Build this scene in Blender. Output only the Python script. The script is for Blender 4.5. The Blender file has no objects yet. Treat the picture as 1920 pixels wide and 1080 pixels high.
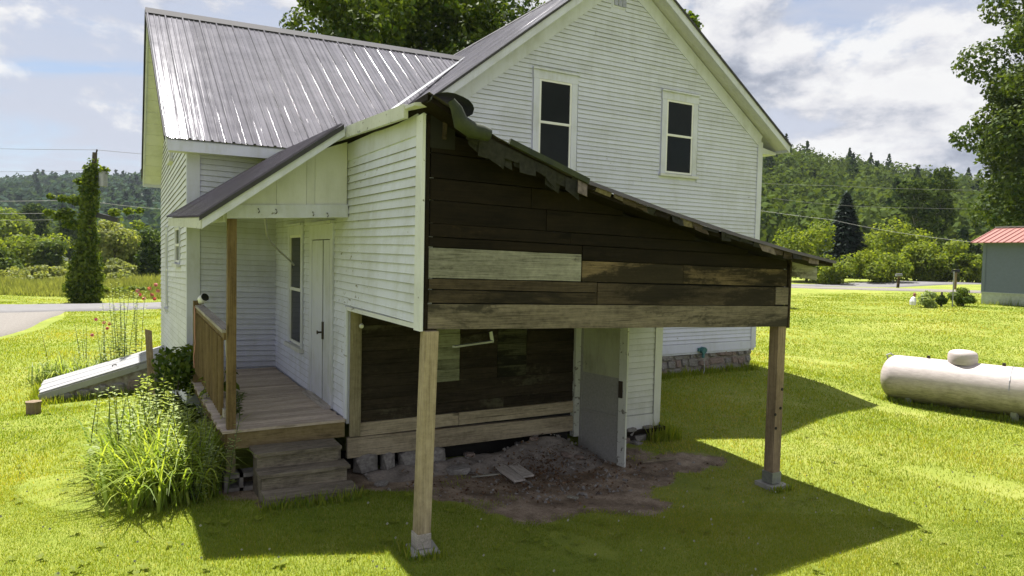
import bpy, bmesh, math, random
import numpy as np
from mathutils import Vector, Matrix
random.seed(7); rng = np.random.default_rng(7)
rad = math.radians
S = bpy.context.scene
COL = S.collection
# ------------------------------------------------------------------ camera
FPX = 1300.0; CAMH = 2.6
_y, _p, _a = rad(29.85), rad(-2.64), rad(1.2)
FW = np.array([math.sin(_y)*math.cos(_p), math.cos(_y)*math.cos(_p), math.sin(_p)])
_r0 = np.array([math.cos(_y), -math.sin(_y), 0.0]); _u0 = np.cross(_r0, FW)
RT = _r0*math.cos(_a)+_u0*math.sin(_a); UP = _u0*math.cos(_a)-_r0*math.sin(_a)
CP = np.array([0, 0, CAMH])
cam_d = bpy.data.cameras.new('camera'); cam = bpy.data.objects.new('camera', cam_d); COL.objects.link(cam)
cam_d.sensor_width = 36.0; cam_d.lens = 36.0*FPX/1920.0; cam_d.clip_start = 0.1; cam_d.clip_end = 9000
cam.matrix_world = Matrix(((RT[0], UP[0], -FW[0], CP[0]), (RT[1], UP[1], -FW[1], CP[1]), (RT[2], UP[2], -FW[2], CP[2]), (0, 0, 0, 1)))
S.camera = cam
# ------------------------------------------------------------------ sky, sun, exposure
SUN_EL, SUN_AZ = rad(66), rad(3.5)          # azimuth measured from +Y towards +X
sd = Vector((math.sin(SUN_AZ)*math.cos(SUN_EL), math.cos(SUN_AZ)*math.cos(SUN_EL), math.sin(SUN_EL)))
sun_d = bpy.data.lights.new('sun', 'SUN'); sun_d.energy = 4.6; sun_d.angle = rad(0.53); sun_d.color = (1.0, 0.965, 0.91)
sun = bpy.data.objects.new('sun', sun_d); COL.objects.link(sun)
sun.rotation_euler = sd.to_track_quat('Z', 'Y').to_euler(); sun.location = (0, 20, 40)
S.view_settings.view_transform = 'Standard'; S.view_settings.look = 'None'; S.view_settings.gamma = 1.0
S.view_settings.use_curve_mapping = False; S.view_settings.exposure = 1.42
world = bpy.data.worlds.new('World'); S.world = world; world.use_nodes = True
WT = world.node_tree; WT.nodes.clear()

class NT:
    """small node-tree helper"""
    def __init__(s, t): s.t = t
    def n(s, typ, **kw):
        nd = s.t.nodes.new(typ)
        for k, v in kw.items():
            if k.startswith('_'): setattr(nd, k[1:], v)
            else:
                k2 = k.replace('__', ' ')
                s.put(nd.inputs[k2], v)
        return nd
    def put(s, sock, v):
        if isinstance(v, bpy.types.NodeSocket): s.t.links.new(v, sock)
        elif isinstance(v, bpy.types.Node): s.t.links.new(v.outputs[0], sock)
        else:
            if sock.type == 'RGBA' and len(v) == 3: v = (*v, 1)
            sock.default_value = v
    def math(s, op, a, b=0.0, c=0.0, clamp=False):
        nd = s.t.nodes.new('ShaderNodeMath'); nd.operation = op; nd.use_clamp = clamp
        s.put(nd.inputs[0], a); s.put(nd.inputs[1], b); s.put(nd.inputs[2], c); return nd.outputs[0]
    def vmath(s, op, a, b=(0, 0, 0)):
        nd = s.t.nodes.new('ShaderNodeVectorMath'); nd.operation = op
        s.put(nd.inputs[0], a); s.put(nd.inputs[1], b); return nd.outputs[0]
    def noise(s, vec, scale=5.0, detail=4.0, rough=0.55, dist=0.0):
        nd = s.t.nodes.new('ShaderNodeTexNoise'); s.put(nd.inputs['Vector'], vec)
        nd.inputs['Scale'].default_value = scale; nd.inputs['Detail'].default_value = detail
        nd.inputs['Roughness'].default_value = rough; nd.inputs['Distortion'].default_value = dist
        return nd.outputs['Fac']
    def ramp(s, fac, stops, interp='LINEAR'):
        nd = s.t.nodes.new('ShaderNodeValToRGB'); s.put(nd.inputs[0], fac)
        cr = nd.color_ramp; cr.interpolation = interp
        while len(cr.elements) < len(stops): cr.elements.new(0.5)
        for e, (p, c) in zip(cr.elements, stops):
            e.position = p; e.color = (*c, 1) if len(c) == 3 else c
        return nd.outputs[0]
    def step(s, x, lo, hi):
        nd = s.t.nodes.new('ShaderNodeMapRange'); nd.interpolation_type = 'SMOOTHSTEP'
        s.put(nd.inputs[0], x); s.put(nd.inputs[1], lo); s.put(nd.inputs[2], hi); return nd.outputs[0]
    def mix(s, f, a, b, mode='MIX'):
        nd = s.t.nodes.new('ShaderNodeMix'); nd.data_type = 'RGBA'; nd.blend_type = mode
        s.put(nd.inputs[0], f); s.put(nd.inputs[6], a); s.put(nd.inputs[7], b); return nd.outputs[2]
    def map(s, vec, scale=(1, 1, 1), loc=(0, 0, 0), rot=(0, 0, 0)):
        nd = s.t.nodes.new('ShaderNodeMapping'); s.put(nd.inputs['Vector'], vec)
        nd.inputs['Scale'].default_value = scale; nd.inputs['Location'].default_value = loc
        nd.inputs['Rotation'].default_value = rot; return nd.outputs[0]

def build_world():
    g = NT(WT)
    out = g.n('ShaderNodeOutputWorld')
    sky = g.n('ShaderNodeTexSky', _sky_type='NISHITA', _sun_disc=False)
    sky.sun_elevation = SUN_EL; sky.sun_rotation = SUN_AZ; sky.altitude = 300; sky.air_density = 1.0; sky.dust_density = 0.5; sky.ozone_density = 2.5
    bg = g.n('ShaderNodeBackground', Color=sky.outputs[0], Strength=0.05)
    d = g.vmath('NORMALIZE', g.n('ShaderNodeTexCoord').outputs['Generated'])
    up = g.n('ShaderNodeSeparateXYZ', Vector=d).outputs[2]
    # cumulus field, flattened vertically
    v = g.map(d, (1, 1, 1.7), (7.7, 2.2, 1.4))
    def dens(vec):
        big = g.noise(vec, 1.7, 2.0, 0.5)
        fine = g.noise(vec, 4.6, 12.0, 0.60, 0.15)
        return g.math('ADD', g.math('MULTIPLY', big, 0.60), g.math('MULTIPLY', fine, 0.50))
    d0 = dens(v); d1 = dens(g.vmath('ADD', v, (0.0, 0.015, 0.055)))
    mask = g.step(d0, 0.488, 0.540)
    lit = g.math('ADD', g.math('MULTIPLY', g.math('SUBTRACT', d0, d1), 8.5), 0.66, clamp=True)
    thick = g.step(d0, 0.56, 0.78)
    lit = g.math('SUBTRACT', lit, g.math('MULTIPLY', thick, 0.30), clamp=True)
    ccol = g.ramp(lit, [(0.0, (0.36, 0.40, 0.50)), (0.34, (0.60, 0.64, 0.74)), (0.66, (0.98, 0.98, 1.02)), (1.0, (1.22, 1.21, 1.20))])
    # thin streaky high cloud
    vs = g.map(d, (1.3, 1.3, 8.5), (0.4, 2.2, 0.9), (0.10, 0.05, 0))
    ci = g.step(g.noise(vs, 2.4, 7.0, 0.62, 0.5), 0.22, 0.54)
    low = g.step(up, 0.42, -0.02)                       # haze thickens towards the horizon
    ci = g.math('MULTIPLY', g.math('ADD', g.math('MULTIPLY', ci, 0.8), g.math('MULTIPLY', low, 0.3), clamp=True), 0.94)
    bc = g.n('ShaderNodeBackground', Color=(0.645, 0.675, 0.775), Strength=0.36)
    m1 = g.n('ShaderNodeMixShader'); g.put(m1.inputs[0], ci); g.put(m1.inputs[1], bg); g.put(m1.inputs[2], bc)
    b2 = g.n('ShaderNodeBackground', Color=ccol, Strength=0.295)
    m2 = g.n('ShaderNodeMixShader'); g.put(m2.inputs[0], g.math('MULTIPLY', mask, 0.92)); g.put(m2.inputs[1], m1); g.put(m2.inputs[2], b2)
    g.t.links.new(m2.outputs[0], out.inputs[0])
build_world()

# ------------------------------------------------------------------ pixel -> place helpers (photo pixels, 1920 wide)
def ray(x, y): return FW+RT*(x-960)/FPX-UP*(y-540)/FPX
def at(x, y, X=None, Y=None, Z=None, t=None):
    d = ray(x, y)
    if t is None: t = X/d[0] if X is not None else Y/d[1] if Y is not None else (Z-CAMH)/d[2]
    return CP+d*t
# ------------------------------------------------------------------ object helpers
OFF = {}
def link(o): COL.objects.link(o); return o
def thing(name, label, cat, loc=(0, 0, 0), group=None):
    o = link(bpy.data.objects.new(name, None)); o.location = loc; o.empty_display_size = 0.2
    o['label'] = label; o['category'] = cat
    if group: o['group'] = group
    OFF[o] = Vector(loc); return o
def tag(o, label=None, cat=None, group=None, kind=None):
    for k, v in (('label', label), ('category', cat), ('group', group), ('kind', kind)):
        if v: o[k] = v
    return o
def mk(name, me, mat, parent=None, loc=None):
    o = link(bpy.data.objects.new(name, me))
    if mat is not None and not me.materials:
        for m in (mat if isinstance(mat, (list, tuple)) else [mat]): me.materials.append(m)
    if parent is not None:
        o.parent = parent; OFF[o] = OFF[parent]
    else: OFF[o] = Vector((0, 0, 0))
    if loc is not None: o.location = loc
    return o
class MB:
    def __init__(s): s.v = []; s.f = []; s.mi = []
    def add(s, vs, fs, mi=0):
        b = len(s.v); s.v += [tuple(map(float, p)) for p in vs]
        s.f += [tuple(b+i for i in f) for f in fs]; s.mi += [mi]*len(fs); return s
    def hexa(s, p, mi=0):            # 8 points: bottom 0-3 ccw, top 4-7
        return s.add(p, [(3, 2, 1, 0), (4, 5, 6, 7), (0, 1, 5, 4), (1, 2, 6, 5), (2, 3, 7, 6), (3, 0, 4, 7)], mi)
    def box(s, a, b, mi=0):
        (x0, y0, z0), (x1, y1, z1) = a, b
        return s.hexa([(x0, y0, z0), (x1, y0, z0), (x1, y1, z0), (x0, y1, z0), (x0, y0, z1), (x1, y0, z1), (x1, y1, z1), (x0, y1, z1)], mi)
    def bar(s, a, b, w, h, up=(0, 0, 1), mi=0):   # box beam from a to b, w across, h along 'up'
        a, b = Vector(a), Vector(b); d = (b-a).normalized(); u = Vector(up); u = (u-d*u.dot(d)).normalized(); r = d.cross(u)
        q = lambda c, i, j: c+r*(i*w/2)+u*(j*h/2)
        return s.hexa([q(a, -1, -1), q(a, 1, -1), q(b, 1, -1), q(b, -1, -1), q(a, -1, 1), q(a, 1, 1), q(b, 1, 1), q(b, -1, 1)], mi)
    def prism(s, poly, vec, mi=0):
        n = len(poly); v = Vector(vec); P = [Vector(p) for p in poly]
        return s.add(P+[p+v for p in P], [tuple(range(n-1, -1, -1)), tuple(range(n, 2*n))]+[(i, (i+1) % n, n+(i+1) % n, n+i) for i in range(n)], mi)
    def tube(s, pts, r, n=8, mi=0, cap=True):
        pts = [Vector(p) for p in pts]; rs = r if isinstance(r, (list, tuple)) else [r]*len(pts)
        b = len(s.v); ref = Vector((0.13, 0.21, 1)).normalized()
        for i, p in enumerate(pts):
            d = (pts[min(i+1, len(pts)-1)]-pts[max(i-1, 0)]).normalized()
            if abs(d.dot(ref)) > 0.97: ref = Vector((1, 0.1, 0))
            u = d.cross(ref).normalized(); w = d.cross(u)
            for k in range(n):
                a = 2*math.pi*k/n; s.v.append(tuple(p+u*(rs[i]*math.cos(a))+w*(rs[i]*math.sin(a))))
        m = len(pts)
        fs = [(b+i*n+k, b+i*n+(k+1) % n, b+(i+1)*n+(k+1) % n, b+(i+1)*n+k) for i in range(m-1) for k in range(n)]
        if cap: fs += [tuple(b+k for k in range(n-1, -1, -1)), tuple(b+(m-1)*n+k for k in range(n))]
        s.f += fs; s.mi += [mi]*len(fs); return s
    def grid(s, rows, mi=0):
        n = len(rows[0]); b = len(s.v)
        for r in rows: s.v += [tuple(map(float, p)) for p in r]
        fs = [(b+i*n+j, b+i*n+j+1, b+(i+1)*n+j+1, b+(i+1)*n+j) for i in range(len(rows)-1) for j in range(n-1)]
        s.f += fs; s.mi += [mi]*len(fs); return s
    def mesh(s, name, off=(0, 0, 0), smooth=False):
        me = bpy.data.meshes.new(name); o = Vector(off)
        me.from_pydata([tuple(Vector(p)-o) for p in s.v], [], s.f)
        if any(s.mi): me.polygons.foreach_set('material_index', s.mi)
        if smooth: me.polygons.foreach_set('use_smooth', [True]*len(me.polygons))
        me.update(); return me
    def build(s, name, mat, parent=None, smooth=False, fix=True):
        off = OFF[parent] if parent is not None else (0, 0, 0)
        me = s.mesh(name, off, smooth)
        if fix:
            bm = bmesh.new(); bm.from_mesh(me); bmesh.ops.recalc_face_normals(bm, faces=bm.faces); bm.to_mesh(me); bm.free()
        return mk(name, me, mat, parent)
def arr_mesh(name, verts, k, tint=None):
    """faces of k consecutive vertices each, from a numpy array, with a per-face 'tint'"""
    n = len(verts)//k; me = bpy.data.meshes.new(name)
    me.vertices.add(len(verts)); me.vertices.foreach_set('co', np.ascontiguousarray(verts, np.float32).ravel())
    me.loops.add(n*k); me.loops.foreach_set('vertex_index', np.arange(n*k, dtype=np.int32))
    me.polygons.add(n); me.polygons.foreach_set('loop_start', np.arange(0, n*k, k, dtype=np.int32))
    me.polygons.foreach_set('loop_total', np.full(n, k, np.int32))
    if tint is not None:
        a = me.attributes.new('tint', 'FLOAT', 'FACE'); a.data.foreach_set('value', np.ascontiguousarray(tint, np.float32))
    me.update(); return me

# ------------------------------------------------------------------ materials
def new_mat(name):
    m = bpy.data.materials.new(name); m.use_nodes = True; t = m.node_tree; t.nodes.clear(); g = NT(t)
    g.out = g.n('ShaderNodeOutputMaterial'); g.b = g.n('ShaderNodeBsdfPrincipled')
    t.links.new(g.b.outputs[0], g.out.inputs[0]); return m, g
def coords(g, jitter=True):
    c = g.n('ShaderNodeTexCoord').outputs['Object']
    if jitter:
        r = g.n('ShaderNodeObjectInfo').outputs['Random']
        c = g.vmath('ADD', c, g.vmath('MULTIPLY', g.n('ShaderNodeCombineXYZ', X=r, Y=r, Z=r).outputs[0], (13.0, 29.0, 17.0)))
    return c
def bump(g, h, st=0.3, dist=0.01):
    nd = g.n('ShaderNodeBump', Height=h, Strength=st, Distance=dist); g.put(g.b.inputs['Normal'], nd.outputs[0])
def wood(name, dark, light, axis=0, rough=0.8, fine=60.0, lo=0.39, hi=0.61, knots=True, patch=None):
    m, g = new_mat(name); c = coords(g)
    sc = [fine*1.9]*3; sc[axis] = fine*0.045
    sc2 = [5.0]*3; sc2[axis] = 1.1
    n1 = g.noise(g.map(c, tuple(sc)), 1.0, 6, 0.68, 0.35); n2 = g.noise(g.map(c, tuple(sc2)), 1.0, 6, 0.66, 0.6); n3 = g.noise(c, 17.0, 6, 0.72)
    f = g.math('ADD', g.math('ADD', g.math('MULTIPLY', n1, 0.42), g.math('MULTIPLY', n2, 0.36)), g.math('MULTIPLY', n3, 0.22))
    col = g.ramp(f, [(lo, dark), (hi, light)])
    crack = g.step(g.noise(g.map(c, tuple(x*0.55 for x in sc)), 1.0, 2, 0.5), 0.66, 0.70)
    col = g.mix(g.math('MULTIPLY', crack, 0.65), col, tuple(x*0.3 for x in dark))
    if patch:
        pm = g.step(g.math('ADD', g.math('MULTIPLY', g.noise(g.map(c, tuple(x*0.6 for x in sc2)), 1.0, 6, 0.7, 0.3), .8), g.math('MULTIPLY', n3, .2)), patch[1]-.04, patch[1]+0.05)
        col = g.mix(g.math('MULTIPLY', pm, patch[2]), col, patch[0])
    if knots:
        kn = g.step(g.noise(g.map(c, tuple(x*1.9 for x in sc2)), 1.0, 1, 0.4), 0.74, 0.80)
        col = g.mix(g.math('MULTIPLY', kn, 0.7), col, tuple(x*0.35 for x in dark))
    r = g.n('ShaderNodeObjectInfo').outputs['Random']
    hs = g.n('ShaderNodeHueSaturation', Color=col, Value=g.math('ADD', g.math('MULTIPLY', r, 0.36), 0.82))
    g.put(g.b.inputs['Base Color'], hs.outputs[0]); g.put(g.b.inputs['Roughness'], rough); g.b.inputs['Specular IOR Level'].default_value = 0.12
    bump(g, n1, 0.35, 0.006); return m
def paint(name, col, under=(0.16, 0.15, 0.13), flake=0.70, axis=0, dirt=(0.30, 0.31, 0.25), dirt_amt=0.25, rough=0.55):
    m, g = new_mat(name); c = coords(g, False)
    sc = [9.0]*3; sc[axis] = 4.0
    f1 = g.noise(g.map(c, tuple(sc)), 1.6, 7, 0.68, 0.4); f0 = g.noise(c, 0.55, 3, 0.5)
    fl = g.step(g.math('ADD', f1, g.math('MULTIPLY', g.math('SUBTRACT', f0, 0.5), 0.38)), flake, flake+0.025)
    dn = g.noise(c, 1.7, 5, 0.65); dm = g.math('MULTIPLY', g.step(g.math('ADD', g.math('MULTIPLY', dn, .6), g.math('MULTIPLY', g.noise(g.map(c, (7, 7, 1.3)), 1.0, 5, .7), .4)), 0.42, 0.66), dirt_amt*1.25)
    fine = g.noise(g.map(c, (40, 40, 40)), 1.0, 3, 0.6)
    base = g.mix(dm, col, dirt); base = g.mix(g.math('MULTIPLY', g.step(fine, 0.5, 0.8), 0.10), base, tuple(x*0.6 for x in col))
    r = g.n('ShaderNodeObjectInfo').outputs['Random']
    base = g.n('ShaderNodeHueSaturation', Color=base, Value=g.math('ADD', g.math('MULTIPLY', r, 0.10), 0.95)).outputs[0]
    g.put(g.b.inputs['Base Color'], g.mix(fl, base, under)); g.put(g.b.inputs['Roughness'], rough)
    bump(g, g.math('SUBTRACT', fine, fl), 0.25, 0.003); return m
def plain(name, col, rough=0.6, metal=0.0, var=0.25, scale=6.0, col2=None, bmp=0.15):
    m, g = new_mat(name); c = coords(g)
    n = g.noise(c, scale, 5, 0.6)
    c2 = col2 or tuple(x*(1-var) for x in col)
    g.put(g.b.inputs['Base Color'], g.ramp(n, [(0.32, c2), (0.68, col)])); g.put(g.b.inputs['Roughness'], rough); g.put(g.b.inputs['Metallic'], metal)
    if bmp: bump(g, n, bmp, 0.01)
    return m
def leafy(name, a, b, trans=0.38, rough=0.6, third=None, spec=0.12, tr=(1.5, 1.45, 0.55)):
    m, g = new_mat(name)
    t = g.n('ShaderNodeAttribute', _attribute_name='tint').outputs['Fac']
    st = [(0.0, a), (0.8, b)] if third is None else [(0.0, a), (0.7, b), (1.0, third)]
    col = g.ramp(t, st)
    g.put(g.b.inputs['Base Color'], col); g.put(g.b.inputs['Roughness'], rough); g.b.inputs['Specular IOR Level'].default_value = spec
    tr = g.n('ShaderNodeBsdfTranslucent', Color=g.mix(1.0, col, tr, 'MULTIPLY'))
    mx = g.n('ShaderNodeMixShader'); mx.inputs[0].default_value = trans
    g.t.links.new(g.b.outputs[0], mx.inputs[1]); g.t.links.new(tr.outputs[0], mx.inputs[2]); g.t.links.new(mx.outputs[0], g.out.inputs[0])
    return m
def metal_roof(name, col, rough=0.36, axis=0):
    m, g = new_mat(name); c = coords(g, False)
    ss = [.12]*3; ss[axis] = 13.0
    stk = g.noise(g.map(c, tuple(ss)), 1.0, 4, 0.6)
    bump(g, stk, 0.4, 0.007)
    n = g.noise(g.map(c, (3, 3, 3)), 1.0, 5, 0.65)
    g.put(g.b.inputs['Base Color'], g.ramp(g.math('ADD', g.math('MULTIPLY', n, .4), g.math('MULTIPLY', stk, .6)), [(0.35, tuple(x*0.6 for x in col)), (0.65, tuple(x*1.15 for x in col))]))
    g.put(g.b.inputs['Metallic'], 0.16); g.b.inputs['Specular IOR Level'].default_value = 0.22; g.put(g.b.inputs['Roughness'], g.math('ADD', g.math('MULTIPLY', n, 0.03), rough-0.015)); return m
M = {}
M['white'] = paint('white_clapboard_paint', (0.545, 0.56, 0.69), flake=0.715)
M['white_y'] = paint('white_shed_paint', (0.60, 0.62, 0.765), axis=1, flake=0.685, dirt_amt=0.3)
M['white_peel'] = paint('peeling_white_paint', (0.62, 0.63, 0.70), axis=1, flake=0.655)
M['trim'] = paint('white_trim_paint', (0.545, 0.56, 0.68), flake=0.745, dirt_amt=0.35)
M['cream'] = paint('cream_paint', (0.56, 0.565, 0.58), flake=0.76, dirt_amt=0.3)
M['oldpaint'] = paint('worn_paint', (0.50, 0.51, 0.49), flake=0.60, dirt_amt=0.4)
M['hatch'] = paint('weathered_hatch_paint', (0.27, 0.27, 0.28), flake=0.66, dirt_amt=0.3, dirt=(0.2, 0.19, 0.17))
M['roof'] = metal_roof('galvanised_roofing', (0.20, 0.192, 0.214), 0.07)
M['roof_main'] = metal_roof('galvanised_main_roofing', (0.20, 0.192, 0.214), 0.07, 1)
M['roof_dark'] = metal_roof('dark_roofing', (0.105, 0.093, 0.112), 0.16, 1)
M['ridge'] = plain('ridge_cap_metal', (0.045, 0.043, 0.05), 0.85)
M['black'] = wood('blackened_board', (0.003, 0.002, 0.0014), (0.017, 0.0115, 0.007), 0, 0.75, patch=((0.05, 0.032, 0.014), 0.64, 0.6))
M['brown'] = wood('brown_board', (0.022, 0.017, 0.012), (0.085, 0.064, 0.044), 0, 0.8, patch=((0.012, 0.010, 0.008), 0.54, 0.8))
M['weathered'] = wood('weathered_grey_board', (0.05, 0.042, 0.032), (0.215, 0.18, 0.137), 0, 0.85, patch=((0.025, 0.022, 0.018), 0.54, 0.85))
M['pale'] = wood('pale_faded_board', (0.10, 0.096, 0.078), (0.36, 0.35, 0.305), 0, 0.85, patch=((0.045, 0.04, 0.03), 0.525, 0.9))
M['amber'] = wood('amber_board', (0.03, 0.022, 0.013), (0.20, 0.145, 0.085), 0, 0.8, patch=((0.016, 0.013, 0.009), 0.50, 0.9))
M['sillw'] = wood('sill_board', (0.14, 0.115, 0.08), (0.40, 0.34, 0.25), 0, 0.85, patch=((0.13, 0.07, 0.035), 0.62, 0.8))
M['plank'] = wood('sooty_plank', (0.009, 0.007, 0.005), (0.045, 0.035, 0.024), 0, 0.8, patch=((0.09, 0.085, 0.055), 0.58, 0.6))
M['doorboard'] = paint('dingy_door_paint', (0.34, 0.35, 0.26), flake=0.68, axis=2, dirt_amt=0.5, dirt=(0.16, 0.16, 0.11))
M['faded'] = wood('faded_green_plank', (0.085, 0.088, 0.055), (0.29, 0.30, 0.20), 0, 0.85, patch=((0.03, 0.03, 0.018), 0.58, 0.7))
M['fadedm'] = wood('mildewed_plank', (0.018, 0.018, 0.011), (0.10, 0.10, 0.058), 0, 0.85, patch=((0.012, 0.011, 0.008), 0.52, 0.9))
M['deckrim'] = wood('rim_joist_wood', (0.10, 0.075, 0.035), (0.26, 0.20, 0.11), 0, 0.75)
M['screen'] = plain('grey_screen_mesh', (0.27, 0.265, 0.255), 0.8, 0.0, scale=40)
M['vert'] = wood('upright_board', (0.10, 0.085, 0.05), (0.30, 0.26, 0.17), 2, 0.85)
M['post'] = wood('treated_post', (0.18, 0.14, 0.09), (0.43, 0.355, 0.25), 2, 0.75, fine=34)
M['post_old'] = wood('weathered_post', (0.13, 0.095, 0.065), (0.33, 0.25, 0.17), 2, 0.8, fine=40)
M['stain'] = wood('stained_porch_wood', (0.085, 0.055, 0.024), (0.24, 0.17, 0.085), 2, 0.65)
M['deck'] = wood('deck_board_wood', (0.27, 0.22, 0.185), (0.57, 0.485, 0.42), 0, 0.8)
M['step'] = wood('step_wood', (0.07, 0.06, 0.048), (0.26, 0.225, 0.18), 0, 0.85)
M['greyw'] = wood('grey_rail_wood', (0.20, 0.18, 0.165), (0.46, 0.42, 0.39), 1, 0.85)
M['concrete'] = plain('concrete', (0.34, 0.33, 0.31), 0.9, scale=18)
M['galv'] = plain('galvanised_bracket', (0.36, 0.37, 0.39), 0.45, 0.7, scale=20)
M['galvp'] = plain('dull_painted_metal', (0.33, 0.34, 0.34), 0.6)
M['glass'] = plain('dark_window_glass', (0.012, 0.014, 0.013), 0.06, var=0.2, bmp=0.0)
M['glass'].node_tree.nodes['Principled BSDF'].inputs['Specular IOR Level'].default_value = 0.13
M['edge'] = plain('lap_shadow_edge', (0.24, 0.245, 0.25), 0.9, scale=3.0, col2=(0.08, 0.08, 0.078))  # dark tone paints in the shadow line under each clapboard lap
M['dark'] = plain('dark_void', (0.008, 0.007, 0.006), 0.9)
M['iron'] = plain('rusty_iron', (0.05, 0.035, 0.025), 0.7, 0.4)
M['shingle'] = plain('torn_asphalt_shingle', (0.022, 0.021, 0.02), 0.95, scale=22, col2=(0.006, 0.006, 0.006))
M['shingle_pale'] = plain('split_wood_shingle', (0.20, 0.16, 0.13), 0.9, scale=20, col2=(0.07, 0.055, 0.045))
M['moss'] = plain('mossy_metal', (0.036, 0.044, 0.018), 0.8, 0.0, scale=9, col2=(0.010, 0.016, 0.014))
M['stone'] = plain('grey_fieldstone', (0.26, 0.245, 0.235), 0.9, scale=7, col2=(0.12, 0.11, 0.105), bmp=0.5)
M['stone_red'] = plain('reddish_fieldstone', (0.25, 0.19, 0.165), 0.9, scale=7, col2=(0.11, 0.085, 0.075), bmp=0.5)
M['mortar'] = plain('crumbling_mortar', (0.30, 0.28, 0.26), 0.95, scale=9, col2=(0.13, 0.10, 0.085), bmp=0.6)
M['bark'] = plain('bark', (0.10, 0.08, 0.06), 0.95, scale=9, col2=(0.04, 0.032, 0.025), bmp=0.8)
M['birch'] = plain('pale_bark', (0.45, 0.42, 0.38), 0.9, scale=9, col2=(0.2, 0.18, 0.16))
M['white_plain'] = plain('white_plastic', (0.7, 0.7, 0.7), 0.4, var=0.08)
M['blackp'] = plain('black_plastic', (0.015, 0.015, 0.017), 0.35)
M['wire'] = plain('wire', (0.16, 0.16, 0.16), 0.5)
M['wire_pale'] = plain('pale_cable', (0.30, 0.30, 0.29), 0.5)
M['pinkcord'] = plain('pink_cord', (0.55, 0.28, 0.20), 0.6)
M['teal'] = plain('teal_plastic', (0.05, 0.16, 0.17), 0.5)
M['leaf'] = leafy('maple_leaves', (0.032, 0.066, 0.011), (0.115, 0.158, 0.02), 0.32)
M['leaf_maple'] = leafy('shaded_maple_leaves', (0.024, 0.05, 0.009), (0.095, 0.13, 0.017), 0.26)
M['leaf_dark'] = leafy('dark_leaves', (0.02, 0.042, 0.010), (0.065, 0.10, 0.018), 0.3)
M['leaf_bright'] = leafy('bright_leaves', (0.075, 0.12, 0.016), (0.20, 0.24, 0.03), 0.45)
M['leaf_wood'] = leafy('woodland_leaves', (0.018, 0.036, 0.014), (0.085, 0.118, 0.030), 0.28, spec=0.0)
M['leaf_far'] = leafy('far_woodland_leaves', (0.026, 0.050, 0.036), (0.055, 0.092, 0.058), 0.25, spec=0.0)
M['needles'] = leafy('spruce_needles', (0.008, 0.020, 0.012), (0.022, 0.042, 0.022), 0.1)
M['meadow'] = leafy('meadow_leaves', (0.11, 0.145, 0.04), (0.27, 0.29, 0.10), 0.42)
M['blade'] = leafy('grass_blades', (0.104, 0.18, 0.032), (0.23, 0.278, 0.048), 0.5, 0.7, third=(0.34, 0.31, 0.13), spec=0.03, tr=(2.0, 1.72, 0.42))
M['lily'] = leafy('strap_leaves', (0.14, 0.22, 0.035), (0.34, 0.40, 0.085), 0.5, 0.5)
M['silver'] = leafy('pale_green_leaves', (0.13, 0.20, 0.05), (0.36, 0.42, 0.20), 0.4, 0.45)
M['clover'] = plain('clover_white', (0.42, 0.42, 0.34), 0.8, var=.1, bmp=0)
M['petal'] = leafy('pink_petals', (0.40, 0.07, 0.13), (0.55, 0.26, 0.31), 0.3)

# ------------------------------------------------------------------ terrain
CTRL = np.array([
 (2.3, 5.5, -.02), (7.0, 5.5, -.17), (1.2, 6.8, .06), (2.2, 6.8, .05), (0.5, 8, .04), (4.5, 6.7, -.08), (5.7, 6.9, -.12), (7.2, 7.6, -.06), (3.2, 7.7, .0), (11.6, 11.2, .08), (13.2, 11.2, .08),
 (9, 9.5, -.02), (14, 7.5, -.36), (15, 5, -.42), (16, 11, -.2), (0, 2, -.04), (4, 3, -.1), (8, 4, -.2), (12, 3, -.4), (0.3, 12, -.15), (-1.3, 16.2, -.54), (0.9, 18, -.4), (-0.5, 14, -.35),
 (-3, 10, -.25), (-3.6, 30.7, -.47), (-2, 42.5, -.53), (-4.9, 41.9, -.59), (-1.5, 48, -.7), (-7, 85, -1.6), (-30, 110, -2), (10, 90, -1.2), (20, 40, -.1), (14, 24, -.15), (30, 20, .3),
 (57, 38.5, .38), (71.5, 35, .85), (54, 32.5, .75), (34.6, 18.1, .62), (52, 27, .85), (39, 19, .62), (42, 12, .7), (69, 43.5, .9), (73, 50, .9), (0, -20, -.3), (-30, 0, -.6), (30, -15, -.5), (-20, 25, -.6), (45, 60, .2)])
def terr(X, Y):
    X = np.asarray(X, float); Y = np.asarray(Y, float); num = np.zeros_like(X); den = np.zeros_like(X)
    for cx, cy, cz in CTRL:
        s = 0.35+0.035*(abs(cx)+abs(cy))
        w = 1.0/(((X-cx)**2+(Y-cy)**2)+s*s)**1.6; num += w*cz; den += w
    z = num/den
    return z+0.015*np.sin(X*1.7+Y*0.6)*np.sin(Y*1.3-X*0.4)
def gz(x, y): return float(terr(np.array([x]), np.array([y]))[0])
def road_center():
    return [(-140, 45.5), (-60, 42.2), (-20, 41.6), (-5, 42.2), (8, 43.6), (25, 43.8), (42, 42), (57.5, 40.0), (72, 37.6), (95, 33), (150, 20)]
def dist_poly(X, Y, pts):
    best = np.full(np.shape(X), 1e9)
    for (ax, ay), (bx, by) in zip(pts[:-1], pts[1:]):
        dx, dy = bx-ax, by-ay; t = np.clip(((X-ax)*dx+(Y-ay)*dy)/(dx*dx+dy*dy), 0, 1)
        best = np.minimum(best, np.hypot(X-ax-t*dx, Y-ay-t*dy))
    return best
DRIVE_L = [(-4.5, 40.5), (-4.2, 36), (-4.6, 31), (-6.5, 25), (-10, 18)]
DRIVE_R = [(47.5, 40.5), (46, 36), (45.5, 33), (47.5, 28.5), (52, 24)]
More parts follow.
